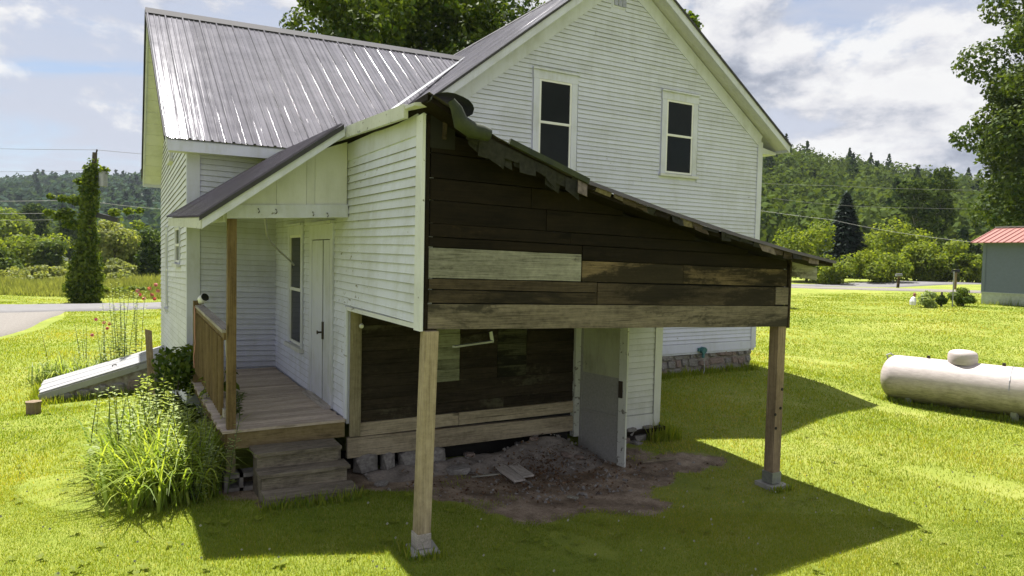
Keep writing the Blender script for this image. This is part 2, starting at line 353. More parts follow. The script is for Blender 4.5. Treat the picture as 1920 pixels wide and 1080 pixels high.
def dirt_mask(X, Y):
    n = 0.12*np.sin(X*5.1+Y*3)+0.10*np.sin(Y*7.3-X*2.1)+0.07*np.sin(X*13+Y*11)
    e1 = np.hypot((X-4.75)/1.75, (Y-6.95)/1.05)+n
    e2 = np.hypot((X-4.6)/1.25, (Y-6.35)/0.75)+n
    e3 = np.hypot((X-6.5)/0.9, (Y-6.75)/0.35)+n
    e4 = np.hypot((X-2.9)/0.9, (Y-7.45)/0.5)+n
    e5 = np.hypot((X-1.75)/0.85, (Y-7.75)/0.75)+n
    return np.minimum(np.minimum(np.minimum(e1, e2), np.minimum(e3, e4)), e5)
def build_ground():
    rs = [0.0]+list(np.geomspace(0.8, 6000, 230)); na = 420
    A = np.linspace(0, 2*math.pi, na, endpoint=False)
    Xs = np.concatenate([[0]]+[r*np.sin(A) for r in rs[1:]]); Ys = np.concatenate([[0]]+[r*np.cos(A) for r in rs[1:]])
    Zs = terr(Xs, Ys)
    d = dirt_mask(Xs, Ys); Zs = Zs-0.03*np.clip(1.15-d, 0, 1)
    R = np.hypot(Xs, Ys); Zs = np.where(R > 130, Zs-(R-130)*0.002, Zs)
    me = bpy.data.meshes.new('ground')
    f = [(0, 1+k, 1+(k+1) % na) for k in range(na)]
    for i in range(len(rs)-2):
        b = 1+i*na
        f += [(b+k, b+na+k, b+na+(k+1) % na, b+(k+1) % na) for k in range(na)]
    me.from_pydata(list(zip(Xs, Ys, Zs)), [], f)
    a = me.attributes.new('dirt', 'FLOAT', 'POINT'); a.data.foreach_set('value', np.clip((1.08-d)/0.2, 0, 1).astype(np.float32))
    me.polygons.foreach_set('use_smooth', [True]*len(me.polygons)); me.update()
    m, g = new_mat('lawn'); c = coords(g, False)
    big = g.noise(c, 0.35, 4, 0.55); mid = g.noise(c, 2.2, 5, 0.6); fin = g.noise(g.map(c, (60, 60, 60)), 1.0, 4, 0.7)
    gf = g.math('ADD', g.math('MULTIPLY', big, 0.35), g.math('ADD', g.math('MULTIPLY', mid, 0.3), g.math('MULTIPLY', fin, 0.35)))
    lawn = g.ramp(gf, [(0.32, (0.11, 0.16, 0.026)), (0.5, (0.20, 0.235, 0.036)), (0.66, (0.30, 0.30, 0.09))])
    bare = g.step(g.noise(c, 0.8, 4, 0.6), 0.66, 0.74)
    lawn = g.mix(g.math('MULTIPLY', bare, 0.55), lawn, (0.24, 0.19, 0.09))
    soil = g.ramp(g.math('ADD', g.math('MULTIPLY', g.noise(c, 3.5, 5, 0.65), 0.6), g.math('MULTIPLY', fin, 0.4)), [(0.36, (0.085, 0.063, 0.046)), (0.5, (0.205, 0.155, 0.115)), (0.64, (0.37, 0.30, 0.235))])
    dm = g.n('ShaderNodeAttribute', _attribute_name='dirt').outputs['Fac']
    dm = g.step(g.math('ADD', dm, g.math('MULTIPLY', g.math('SUBTRACT', g.noise(c, 9, 5, 0.7), 0.5), 0.9)), 0.3, 0.6)
    g.put(g.b.inputs['Base Color'], g.mix(dm, lawn, soil)); g.put(g.b.inputs['Roughness'], 0.9); g.b.inputs['Specular IOR Level'].default_value = 0.15
    bump(g, fin, 0.6, 0.03)
    tag(mk('ground', me, m), kind='structure')
build_ground()
def ribbon(name, pts, width, mat, lift, cross=0.0):
    mb = MB(); fine = []
    for (a, b) in zip(pts[:-1], pts[1:]):
        n = max(2, int(math.dist(a, b)/1.0))
        fine += [(a[0]+(b[0]-a[0])*i/n, a[1]+(b[1]-a[1])*i/n) for i in range(n)]
    fine.append(pts[-1]); fine = np.array(fine)
    for _ in range(60): fine[1:-1] = (fine[:-2]+2*fine[1:-1]+fine[2:])/4
    rows = []
    for i, p in enumerate(fine):
        d = fine[min(i+1, len(fine)-1)]-fine[max(i-1, 0)]; d /= np.hypot(*d); nn = np.array([-d[1], d[0]])
        row = []
        for s in (-1.06, -1, -.66, -.33, 0, .33, .66, 1, 1.06):
            q = p+nn*s*width/2*(1+0.05*math.sin(i*0.7+s)); row.append((q[0], q[1], gz(*q)+(lift+cross*(1-s*s) if abs(s) <= 1 else -.2)))
        rows.append(row)
    mb.grid(rows); o = mb.build(name, mat, smooth=True); tag(o, kind='structure'); return fine
M['road'] = plain('pale_asphalt', (0.155, 0.15, 0.152), 0.9, scale=3.0, col2=(0.125, 0.12, 0.12))
M['gravel'] = plain('gravel', (0.20, 0.185, 0.165), 0.95, scale=14, col2=(0.13, 0.115, 0.10), bmp=0.5)
ribbon('road', road_center(), 5.6, M['road'], 0.06, 0.05)
ribbon('driveway', DRIVE_L, 4.6, M['gravel'], 0.045)
ribbon('gravel_driveway', DRIVE_R, 3.6, M['gravel'], 0.045)

# ------------------------------------------------------------------ farmhouse
house = thing('farmhouse', 'old white clapboard farmhouse with metal roofs, side porch and dark open lean-to', 'house', (5.0, 11.0, 0))
EXPO = 0.0865
def clap_wall(part, P0, P1, nrm, z0a, z0b, top, openings=(), expo=EXPO, mat='white', skew=None, zmax=None, lim=None, split=True, edge=.003):
    """rows of separate clapboards from P0 to P1 (xy), outward normal nrm; base height z0a at P0 and z0b at P1.
    lim(z) -> (s0, s1) fractions for a raking edge; openings = (s0, s1, z0, z1) in metres along the wall"""
    P0, P1, nrm = Vector((*P0, 0)), Vector((*P1, 0)), Vector((*nrm, 0)); L = (P1-P0).length; d = (P1-P0)/L
    i = 0
    while True:
        za, zb = z0a+i*expo, z0b+i*expo; zm = (za+zb)/2; i += 1
        if zm > top: break
        s0, s1 = lim(zm+expo*0.5) if lim else (0.0, L)
        if s1-s0 < 0.06: continue
        iv = [(s0, s1)]
        for (a, b, c0, c1) in openings:
            if zm+expo*0.6 > c0 and zm+expo*0.4 < c1:
                nv = []
                for (u, w) in iv:
                    if b <= u or a >= w: nv.append((u, w)); continue
                    if a > u: nv.append((u, a))
                    if b < w: nv.append((b, w))
                iv = nv
        out = []
        for (u, w) in iv:
            if split and w-u > 2.4 and random.random() < 0.75:
                c = u+(w-u)*random.uniform(0.25, 0.75); out += [(u, c-0.0015), (c+0.0015, w)]
            else: out.append((u, w))
        for (u, w) in out:
            if w-u < 0.03: continue
            mb = MB(); th = 0.02+random.uniform(-0.002, 0.004); n = 3 if w-u > 1 else 1
            rows_b, rows_t, rows_o, rows_i, rows_e = [], [], [], [], []
            j0 = random.uniform(-0.002, 0.002)
            for k in range(n+1):
                s = u+(w-u)*k/n; zz = za+(zb-za)*s/L+j0+(random.uniform(-0.0045, 0.0045) if 0 < k < n else 0)
                p = P0+d*s
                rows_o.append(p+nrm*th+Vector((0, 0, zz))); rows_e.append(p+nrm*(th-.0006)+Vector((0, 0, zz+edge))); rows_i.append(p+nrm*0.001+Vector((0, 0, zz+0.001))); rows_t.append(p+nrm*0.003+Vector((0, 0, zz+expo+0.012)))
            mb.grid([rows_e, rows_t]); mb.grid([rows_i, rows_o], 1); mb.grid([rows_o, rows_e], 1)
            for k in (0, n):
                mb.add([rows_i[k], rows_o[k], rows_t[k]], [(0, 1, 2)])
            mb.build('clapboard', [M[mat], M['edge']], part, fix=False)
def roof_sheet(parent, name, eave, ridge, mat, pitch_rib=0.305, pw=0.915, rib=0.026, minor=2, mh=0.011):
    """ribbed sheets side by side; eave(s), ridge(s) give 3D points for s metres along the eave"""
    e0, L = eave(0.0), eave.L
    n = max(1, round(L/pw)); w = L/n
    for k in range(n):
        prof = []; s0, s1 = k*w, (k+1)*w; nr = max(1, round(w/pitch_rib)); rw = w/nr
        for r in range(nr):
            a = s0+r*rw
            prof += [(a, 0), (a+0.012, rib), (a+0.032, rib), (a+0.05, 0)]
            for q in range(minor):
                c = a+0.05+(rw-0.05)*(q+1)/(minor+1); prof += [(c-0.016, 0), (c-0.007, mh), (c+0.007, mh), (c+0.016, 0)]
        prof.append((s1-0.0005, 0))
        dz = random.uniform(-0.003, 0.003); rows = [[], [], []]
        E0, R0 = eave((s0+s1)/2), ridge((s0+s1)/2); U = (eave(s1)-eave(s0)).normalized(); V = (R0-E0).normalized(); N = U.cross(V).normalized()
        if N.z < 0: N = -N
        for (s, h) in prof:
            a, b = eave(s), ridge(s)
            for j, f in enumerate((0.0, 0.5, 1.0)): rows[j].append(a+(b-a)*f+N*(h+0.012+dz))
        mb = MB(); mb.grid(rows); mb.build('roof_sheet', M[mat], parent, fix=False)
def line(a, b):
    a, b = Vector(a), Vector(b)
    f = lambda s: a+(b-a)*(s/f.L)
    f.L = (b-a).length; return f

# ---- main block
MY = 11.3; MXL, MXR = 4.95, 13.12
RX, RZ = 8.93, 8.60                       # ridge
def roof_z(X): return RZ-0.790*(RX-X) if X < RX else RZ-0.700*(X-RX)
mwall = MB()
mwall.prism([(MXL, MY, .5), (MXR, MY, .5), (MXR, MY, roof_z(MXR)-.16), (RX, MY, RZ-.16), (MXL, MY, roof_z(MXL)-.16)], (0, 0.12, 0))
mwall.box((MXL, MY+.12, .5), (MXL+.12, 20.0, roof_z(MXL)-.16)); mwall.box((MXR-.12, MY+.12, .5), (MXR, 20.0, roof_z(MXR)-.16))
mwall.prism([(MXL+.12, 19.9, .5), (MXR-.12, 19.9, .5), (MXR-.12, 19.9, roof_z(MXR)-.3), (RX, 19.9, RZ-.3), (MXL+.12, 19.9, roof_z(MXL)-.3)], (0, 0.1, 0))
gable = mwall.build('gable_wall', M['trim'], house)
W1 = (6.98, 7.72, 4.28, 5.96); W2 = (10.16, 10.92, 4.44, 5.98)     # x0,x1,z0,z1 of the sash openings
def mlim(z):
    a = RX-(RZ-.16-z)/0.79+0.30; b = RX+(RZ-.16-z)/0.70-0.30
    return max(0.0, a-MXL), min(MXR-.14-MXL, b-MXL)
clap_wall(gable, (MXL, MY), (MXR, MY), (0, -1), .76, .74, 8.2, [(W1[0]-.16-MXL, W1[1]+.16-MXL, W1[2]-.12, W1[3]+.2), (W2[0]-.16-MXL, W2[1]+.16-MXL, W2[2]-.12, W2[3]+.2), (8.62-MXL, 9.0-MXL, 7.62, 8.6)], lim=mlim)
def sash_window(parent, name, o, u, nrm, w, z0, z1, head=0.16, side=0.13, sill=True, meet=0.5, trim='trim', slim=0.04):
    """double-hung window: o = xy of the left edge, u = direction along the wall"""
    o, u, n = Vector((*o, 0)), Vector((*u, 0)), Vector((*nrm, 0)); Z = lambda z: Vector((0, 0, z))
    def slab(a, b, za, zb, d0, d1, mb):
        p = [o+u*a+n*d0, o+u*b+n*d0, o+u*b+n*d1, o+u*a+n*d1]; mb.hexa([q+Z(za) for q in p]+[q+Z(zb) for q in p]); return mb
    mb = MB(); slab(-side, -.001, z0-.02, z1, -.01, .034, mb); slab(w+.001, w+side, z0-.02, z1, -.01, .034, mb); slab(-side-.012, w+side+.012, z1+.001, z1+head, -.01, .038, mb)
    win = mb.build(name, M[trim], parent)
    slab(-side-.03, w+side+.03, z1+head+.001, z1+head+.035, -.01, .075, MB()).build('cap_moulding', M[trim], win)
    if sill: slab(-side-.035, w+side+.035, z0-.075, z0-.021, -.01, .08, MB()).build('sill', M['cream'] if trim == 'trim' else M[trim], win)
    zm = z0+(z1-z0)*meet
    for (a, b, dd) in ((zm-.012, z1, .016), (z0, zm+.018, .012)):
        f = MB(); slab(.0, slim, a, b, dd-.03, dd+.012, f); slab(w-slim, w, a, b, dd-.03, dd+.012, f); slab(slim, w-slim, a, a+.038, dd-.03, dd+.012, f); slab(slim, w-slim, b-.038, b, dd-.03, dd+.012, f)
        f.build('sash', M['white_plain'], win)
        slab(slim, w-slim, a+.038, b-.038, dd-.010, dd-.004, MB()).build('pane', M['glass'], win)
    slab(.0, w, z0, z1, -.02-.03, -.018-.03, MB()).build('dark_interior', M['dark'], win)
    return win
for w in (W1, W2):
    sash_window(house, 'window', (w[0], MY), (1, 0), (0, -1), w[1]-w[0], w[2], w[3], meet=0.52)
v = MB()
for k in range(3): v.box((8.70+k*.105, MY-.02, 7.66), (8.79+k*.105, MY-.008, 7.97))
vent = MB().box((8.66, MY-.006, 7.62), (9.03, MY-.001, 8.0)).build('gable_vent', M['trim'], house); v.build('louvre', M['galv'], vent)
# corner board, water table, frieze
MB().box((MXR-.14, MY-.03, .56), (MXR+.02, MY-.001, roof_z(MXR)-.3)).build('corner_board', M['trim'], house)
MB().box((MXL, MY-.024, .545), (MXR-.141, MY-.001, .735)).build('water_table', M['white'], house)
for side in (-1, 1):
    sl = 0.79 if side < 0 else -0.70
    xe = MXL+.0 if side < 0 else MXR-.0
    a0 = Vector((RX, MY, RZ-.16)); b0 = Vector((xe, MY, roof_z(xe)-.16)); dn = (b0-a0).normalized(); pe = Vector((-dn.z, 0, dn.x)); pe = pe if pe.z < 0 else -pe
    MB().prism([a0, b0, b0+pe*.26, a0+Vector((0, 0, -.26/abs(dn.x)))], (0, -.028, 0)).build('frieze_board', M['trim'], house)
# roof deck, rake boards, soffit, sheets
YF, YB = 10.93, 20.35
XE_R, XE_L = 13.64, 4.40
for side, xe in ((-1, XE_L), (1, XE_R)):
    ze = roof_z(xe); rp = MB()
    rp.prism([(RX, YF+.03, RZ-.03), (xe, YF+.03, ze-.03), (xe, YF+.03, ze-.10), (RX, YF+.03, RZ-.12)], (0, YB-YF-.06, 0))
    slope = rp.build('roof', M['trim'], house)
    n = Vector((0, 0, -1)); 
    MB().prism([(RX, YF, RZ-.005), (xe+side*.01, YF, ze-.012), (xe+side*.01, YF, ze-.17), (RX, YF, RZ-.19)], (0, .03, 0)).build('rake_board', M['trim'], slope)
    for k in range(3):
        y0 = YF+.035+k*.112
        MB().prism([(RX, y0, RZ-.122), (xe, y0, ze-.102), (xe, y0, ze-.118), (RX, y0, RZ-.14)], (0, .109, 0)).build('soffit_board', M['cream'], slope)
    MB().box((min(xe, xe-side*.03), YF+.03, ze-.16), (max(xe, xe-side*.03), YB, ze-.02)).build('eave_fascia', M['trim'], slope)
    if side < 0: roof_sheet(slope, 'roof', line((xe-.03, YF-.02, roof_z(xe)-.024), (xe-.03, YB, roof_z(xe)-.024)), line((RX, YF-.02, RZ), (RX, YB, RZ)), 'roof_main', rib=.011, mh=.004)
    else: roof_sheet(slope, 'roof', line((xe+.03, YF-.02, ze-.022), (xe+.03, YB, ze-.022)), line((RX, YF-.02, RZ), (RX, YB, RZ)), 'roof_main')
    MB().prism([(RX, YF-.028, RZ+.03), (xe+side*.04, YF-.028, ze+.012), (xe+side*.04, YF-.028, ze-.04), (RX, YF-.028, RZ-.025)], (0, .012, 0)).build('rake_flashing', M['ridge'], slope)
MB().prism([(RX-.16, YF-.03, RZ-.09), (RX, YF-.03, RZ+.045), (RX+.16, YF-.03, RZ-.08), (RX, YF-.03, RZ+.02)], (0, YB-YF, 0)).build('ridge_cap', M['ridge'], house)
# boxed eave return at the right corner
MB().prism([(MXR+.021, MY-.02, roof_z(MXR)-.42), (XE_R-.04, MY-.02, roof_z(XE_R)-.13), (XE_R-.04, MY-.02, roof_z(XE_R)-.19), (MXR+.021, MY-.02, roof_z(XE_R)-.20)], (0, .5, 0)).build('eave_return', M['trim'], house)
# fieldstone foundation of the main block
fnd = MB().box((MXL+.1, MY+.055, -.6), (MXR-.06, MY+.5, .54)).build('foundation', M['mortar'], house)
def stone_mesh(seed, squash=(1, 1, 1)):
    r = random.Random(seed); bm = bmesh.new(); bmesh.ops.create_icosphere(bm, subdivisions=1, radius=0.5)
    for vtx in bm.verts:
        c = vtx.co; c.x = math.copysign(abs(c.x*2)**0.55/2, c.x)*r.uniform(.85, 1.08); c.y = math.copysign(abs(c.y*2)**0.6/2, c.y)*r.uniform(.85, 1.05); c.z = math.copysign(abs(c.z*2)**0.55/2, c.z)*r.uniform(.82, 1.08)
    me = bpy.data.meshes.new('stone'); bm.to_mesh(me); bm.free(); return me
STONES = [stone_mesh(i) for i in range(7)]
for i, me in enumerate(STONES): me.materials.append(M['stone_red'] if i in (2, 5) else M['stone'])
def stone(parent, c, size, rz=0.0, k=None, name='stone'):
    o = link(bpy.data.objects.new(name, STONES[random.randrange(7) if k is None else k]))
    if parent is not None: o.parent = parent; c = Vector(c)-OFF[parent]
    o.location = c; o.scale = size; o.rotation_euler = (random.uniform(-.12, .12), random.uniform(-.1, .1), rz); return o
z = .02
for row, h in enumerate((.17, .20, .16)):
    x = 9.6+random.uniform(0, .2)
    while x < MXR-.12:
        w = random.uniform(.13, .62); w = min(w, MXR-.05-x)
        if w > .1: stone(fnd, (x+w/2, MY+.065+random.uniform(0, .025), z+h/2+random.uniform(-.035, .035)), (w*1.08, .16, h*random.uniform(.75, 1.3)))
        x += w*.95
    z += h*.98
# utility box and cable on the water table
ub = MB(); p = at(1317, 656, Y=MY-.05)
ub.tube([(p[0], MY-.03, p[2]), (p[0], MY-.12, p[2]-.01)], .075, 10); ub.box((p[0]-.13, MY-.07, p[2]-.03), (p[0]-.07, MY-.03, p[2]+.05)); ub.box((p[0]+.06, MY-.08, p[2]-.04), (p[0]+.12, MY-.03, p[2]+.02)); ub.tube([(p[0], MY-.08, p[2]-.06), (p[0], MY-.08, p[2]-.17)], .035, 8)
box = ub.build('outlet_box', M['teal'], house)
MB().tube([(p[0], MY-.08, p[2]-.15), (p[0]+.03, MY-.1, p[2]-.3), (p[0]+.01, MY-.12, p[2]-.45), (p[0]-.05, MY-.15, gz(p[0], MY)+.02)], .012, 6).build('hanging_cable', M['wire_pale'], box)

# ---- wing
WX, WY, WYB = 1.0, 11.87, 19.05; WRY = 15.46
def wroof_z(y, x=3.0):
    zr = 7.21+.02*(x-.57); return 4.255+(zr-4.255)*(y-11.5)/(WRY-11.5) if y <= WRY else zr-(zr-4.30)*(y-WRY)/(19.42-WRY)
ww = MB()
ww.box((WX, WY, -.6), (MXL+.5, WY+.12, 4.30)); ww.box((WX+.12, WYB-.12, -.6), (MXL+.5, WYB, 4.30))
ww.prism([(WX, WY+.12, -.6), (WX, WYB, -.6), (WX, WYB, wroof_z(WYB, 1)-.12), (WX, WRY, wroof_z(WRY, 1)-.12), (WX, WY+.12, wroof_z(WY+.12, 1)-.12)], (.12, 0, 0))
wing = ww.build('wing_wall', M['trim'], house)
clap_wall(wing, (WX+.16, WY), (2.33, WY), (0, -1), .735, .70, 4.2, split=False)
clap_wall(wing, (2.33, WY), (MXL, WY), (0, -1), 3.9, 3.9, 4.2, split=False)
LWIN = [(13.34, 14.24, 2.36, 2.98), (16.5, 16.95, 1.34, 2.95), (15.05, 15.6, 4.36, 5.3)]
def wlim(z):
    if z < 4.2: return 0, WYB-WY
    f = (z+.18-4.255)/(7.2-4.255)
    return max(0, (11.5+f*3.96+.1)-WY), min(WYB-WY, (19.42-f*3.96-.1)-WY)
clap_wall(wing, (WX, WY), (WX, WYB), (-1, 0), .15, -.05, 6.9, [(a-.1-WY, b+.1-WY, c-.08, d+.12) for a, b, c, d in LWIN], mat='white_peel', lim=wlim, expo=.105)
for (a, b, c, d) in LWIN: sash_window(house, 'window', (WX, b), (0, -1), (-1, 0), b-a, c, d, head=.09, side=.085, meet=.5)
MB().box((WX-.03, WY-.03, -.2), (WX+.16, WY-.001, 4.2)).build('corner_board', M['trim'], house)
MB().box((WX-.03, WY, -.2), (WX-.001, WY+.1, 4.2)).build('corner_board', M['trim'], house)
# wing roof
XR0, XR1, XR2 = .676, .565, .61
def wr(x0, y, z): return (x0, y, z)
for nm, y0, x0, z0 in (('front', 11.5, XR0, 4.255), ('rear', 19.42, XR2, 4.31)):
    xe = 8.0; zr = lambda x: 7.21+.02*(x-.57)
    rp = MB(); rp.hexa([(x0+.03, y0, z0-.12), (xe, y0, z0-.12), (xe, WRY, zr(xe)-.14), (XR1+.03, WRY, zr(XR1)-.14), (x0+.03, y0, z0-.03), (xe, y0, z0-.03), (xe, WRY, zr(xe)-.03), (XR1+.03, WRY, zr(XR1)-.03)])
    slope = rp.build('roof', M['trim'], house)
    s = -1 if nm == 'front' else 1
    roof_sheet(slope, 'roof', line((x0-.02, y0+s*.04, z0-.03), (xe, y0+s*.04, z0+.01)), line((XR1-.02, WRY, 7.21), (8.0, WRY, 7.21+.02*7.43)), 'roof')
    MB().hexa([(x0, y0, z0-.17), (x0+.03, y0, z0-.17), (XR1+.03, WRY, 7.21-.20), (XR1, WRY, 7.21-.20), (x0, y0, z0-.02), (x0+.03, y0, z0-.02), (XR1+.03, WRY, 7.21-.012), (XR1, WRY, 7.21-.012)]).build('rake_board', M['trim'], slope)
    MB().hexa([(x0-.035, y0, z0-.05), (x0-.022, y0, z0-.05), (XR1-.022, WRY, 7.21-.05), (XR1-.035, WRY, 7.21-.05), (x0-.035, y0, z0+.012), (x0-.022, y0, z0+.012), (XR1-.022, WRY, 7.225), (XR1-.035, WRY, 7.225)]).build('rake_flashing', M['ridge'], slope)
    nb = 14
    for k in range(nb):           # soffit boards across the rake overhang
        fa, fb = k/nb, (k+.96)/nb; q = lambda f, x, dz: (x, y0+(WRY-y0)*f, z0+(7.21-z0)*f-.125-.02*f+dz)
        xa = lambda f: x0+(XR1-x0)*f+.032
        MB().hexa([q(fa, xa(fa), -.014), q(fa, WX, -.014), q(fb, WX, -.014), q(fb, xa(fb), -.014), q(fa, xa(fa), 0), q(fa, WX, 0), q(fb, WX, 0), q(fb, xa(fb), 0)]).build('soffit_board', M['cream'], slope)
    if s < 0:
        MB().box((x0+.01, y0-.02, z0-.20), (4.6, y0+.012, z0-.045)).build('eave_fascia', M['trim'], slope)
        MB().box((x0+.04, y0+.013, z0-.185), (4.6, WY-.03, z0-.165)).build('eave_soffit', M['cream'], slope)
    else: MB().box((x0+.01, y0-.012, z0-.20), (4.6, y0+.02, z0-.04)).build('eave_fascia', M['trim'], slope)
MB().prism([(.54, WRY-.17, 7.13), (.54, WRY, 7.275), (.54, WRY+.17, 7.13), (.54, WRY, 7.235)], (7.5, 0, .15)).build('ridge_cap', M['ridge'], house)
# valley flashing where wing and main roofs meet
va, vb = Vector((7.52, WRY, 7.40)), Vector((3.35, 11.45, 4.36))
fl = MB(); n1 = Vector((-.62, 0, .785)); n2 = Vector((0, -.6, .8)); off = Vector((-.02, -.03, .05))
fl.add([va+off, vb+off, vb+off+Vector((.28, 0, .22)), va+off+Vector((.28, 0, .22)), vb+off+Vector((-.05, -.0, .0)), va+off+Vector((-.05, 0, 0))], [(0, 1, 2, 3), (0, 5, 4, 1)])
fl.build('valley_flashing', M['galv'], house)

# ---- side wall of lean-to and porch (X0), with window and door
X0, SY, YE = 2.32, 5.60, 7.83
sw = MB(); sw.box((X0, YE, .62), (X0+.1, WY, 3.82)); sw.box((X0, SY+.03, 1.96), (X0+.1, YE, 3.84))
side = sw.build('side_wall', M['trim'], house)
L = WY-SY
DOOR = (8.36, 9.50); WIN = (10.02, 10.74)
def slim(z): return (.13, L)
# boards above the open front part run the whole length; below they stop at the porch front
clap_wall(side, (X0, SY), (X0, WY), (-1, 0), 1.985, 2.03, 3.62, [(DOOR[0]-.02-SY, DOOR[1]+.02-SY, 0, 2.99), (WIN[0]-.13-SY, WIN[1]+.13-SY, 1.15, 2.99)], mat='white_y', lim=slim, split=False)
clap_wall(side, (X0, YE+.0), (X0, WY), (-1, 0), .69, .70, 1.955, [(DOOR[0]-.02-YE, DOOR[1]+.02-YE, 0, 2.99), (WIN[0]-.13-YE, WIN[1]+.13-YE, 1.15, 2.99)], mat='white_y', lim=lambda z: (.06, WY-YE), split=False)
MB().box((X0-.03, SY-.02, 1.93), (X0-.001, SY+.125, 3.80)).build('corner_board', M['white_peel'], house)
MB().box((X0-.018, SY+.13, 1.94), (X0-.001, YE, 1.985)).build('skirt_board', M['white_peel'], house)
MB().box((X0-.022, YE-.02, .68), (X0-.001, YE+.055, 1.98)).build('corner_board', M['white_y'], house)
MB().box((X0-.02, SY+.126, 3.64), (X0-.001, 8.0, 3.83)).build('frieze_board', M['trim'], house)
fz = MB(); fz.hexa([(X0-.15, 5.72, 3.77), (X0-.11, 5.72, 3.77), (X0-.11, 8.02, 3.86), (X0-.15, 8.02, 3.86), (X0-.15, 5.72, 3.89), (X0-.11, 5.72, 3.89), (X0-.11, 8.02, 3.98), (X0-.15, 8.02, 3.98)])
fz.build('eave_fascia', M['oldpaint'], house)
MB().hexa([(X0-.14, 5.5, 3.84), (X0+.06, 5.5, 3.84), (X0+.06, 8.0, 3.93), (X0-.14, 8.0, 3.93), (X0-.14, 5.5, 3.865), (X0+.06, 5.5, 3.90), (X0+.06, 8.0, 3.99), (X0-.14, 8.0, 3.955)]).build('eave_soffit', M['cream'], house)
sash_window(house, 'window', (X0, WIN[1]), (0, -1), (-1, 0), WIN[1]-WIN[0], 1.25, 2.84, head=.13, side=.11, meet=.5)
# door frame and door standing ajar
df = MB(); df.box((X0-.035, DOOR[1]-.13, .69), (X0-.001, DOOR[1], 2.76)); df.box((X0-.035, DOOR[0], .69), (X0-.001, DOOR[0]+.12, 2.76)); df.box((X0-.04, DOOR[0]-.02, 2.761), (X0-.001, DOOR[1]+.02, 2.95))
dfr = df.build('door_frame', M['trim'], house)
MB().box((X0-.08, DOOR[0]-.05, 2.951), (X0-.001, DOOR[1]+.05, 2.985)).build('cap_moulding', M['trim'], dfr)
MB().box((X0-.02, DOOR[0]+.12, .70), (X0-.002, DOOR[1]-.13, 2.76)).build('dark_gap', M['dark'], dfr)
MB().box((X0-.12, DOOR[0]+.02, .684), (X0-.021, DOOR[1]-.02, .72)).build('threshold', M['greyw'], dfr)
dl = MB().box((X0-.033, 8.50, .725), (X0-.0205, 8.77, 2.75)).build('door', M['trim'], house)
MB().box((X0-.031, 8.83, .725), (X0-.0205, 9.36, 2.75)).build('door_panel', M['trim'], dl)
MB().box((X0-.05, 8.735, 1.50), (X0-.0335, 8.785, 1.72)).build('lock_plate', M['iron'], dl)
MB().tube([(X0-.034, 8.83, 1.58), (X0-.075, 8.83, 1.58), (X0-.095, 8.83, 1.58)], [.012, .012, .028], 10).build('door_knob', M['iron'], dl)

# ---- lean-to: posts, front boards, roof
def post(c, w, z0, z1, mat, rz=0.0, lean=(0, 0)):
    b = MB(); h = w/2; r = Matrix.Rotation(rz, 3, 'Z')
    cs = [r@Vector(q) for q in ((-h, -h, 0), (h, -h, 0), (h, h, 0), (-h, h, 0))]
    b.hexa([Vector((c[0], c[1], z0))+q for q in cs]+[Vector((c[0]+lean[0], c[1]+lean[1], z1))+q for q in cs])
    return b.build('post', M[mat], house)
g1 = gz(2.33, 5.56); g2 = gz(6.98, 5.66)
p1 = post((2.345, 5.61), .122, g1+.03, 1.93, 'post', lean=(.05, 0))
MB().box((2.278, 5.543, g1+.03), (2.412, 5.677, g1+.16)).build('post_base', M['greyw'], p1)
MB().hexa([(2.20, 5.46, g1-.1), (2.46, 5.44, g1-.1), (2.49, 5.70, g1-.1), (2.24, 5.72, g1-.1), (2.20, 5.46, g1+.02), (2.46, 5.44, g1+.02), (2.49, 5.70, g1+.028), (2.24, 5.72, g1+.028)]).build('concrete_pad', M['concrete'], p1)
p2 = post((6.99, 5.68), .132, g2+.06, 1.83, 'post_old', lean=(.012, 0))
MB().box((6.912, 5.602, g2+.065), (7.068, 5.758, g2+.20)).build('post_base', M['galv'], p2)
MB().hexa([(6.85, 5.55, g2-.1), (7.13, 5.53, g2-.1), (7.15, 5.81, g2-.1), (6.87, 5.83, g2-.1), (6.85, 5.55, g2+.05), (7.13, 5.53, g2+.05), (7.15, 5.81, g2+.055), (6.87, 5.83, g2+.055)]).build('concrete_pad', M['concrete'], p2)
for (x, y0, zz) in ((6.93, 5.609, .75), (7.035, 5.609, 1.05), (7.02, 5.609, .82), (6.95, 5.609, .58)):
    MB().tube([(x, y0+.006, zz), (x, y0-.003, zz)], .018, 8).build('bolt_head', M['dark'], p2)
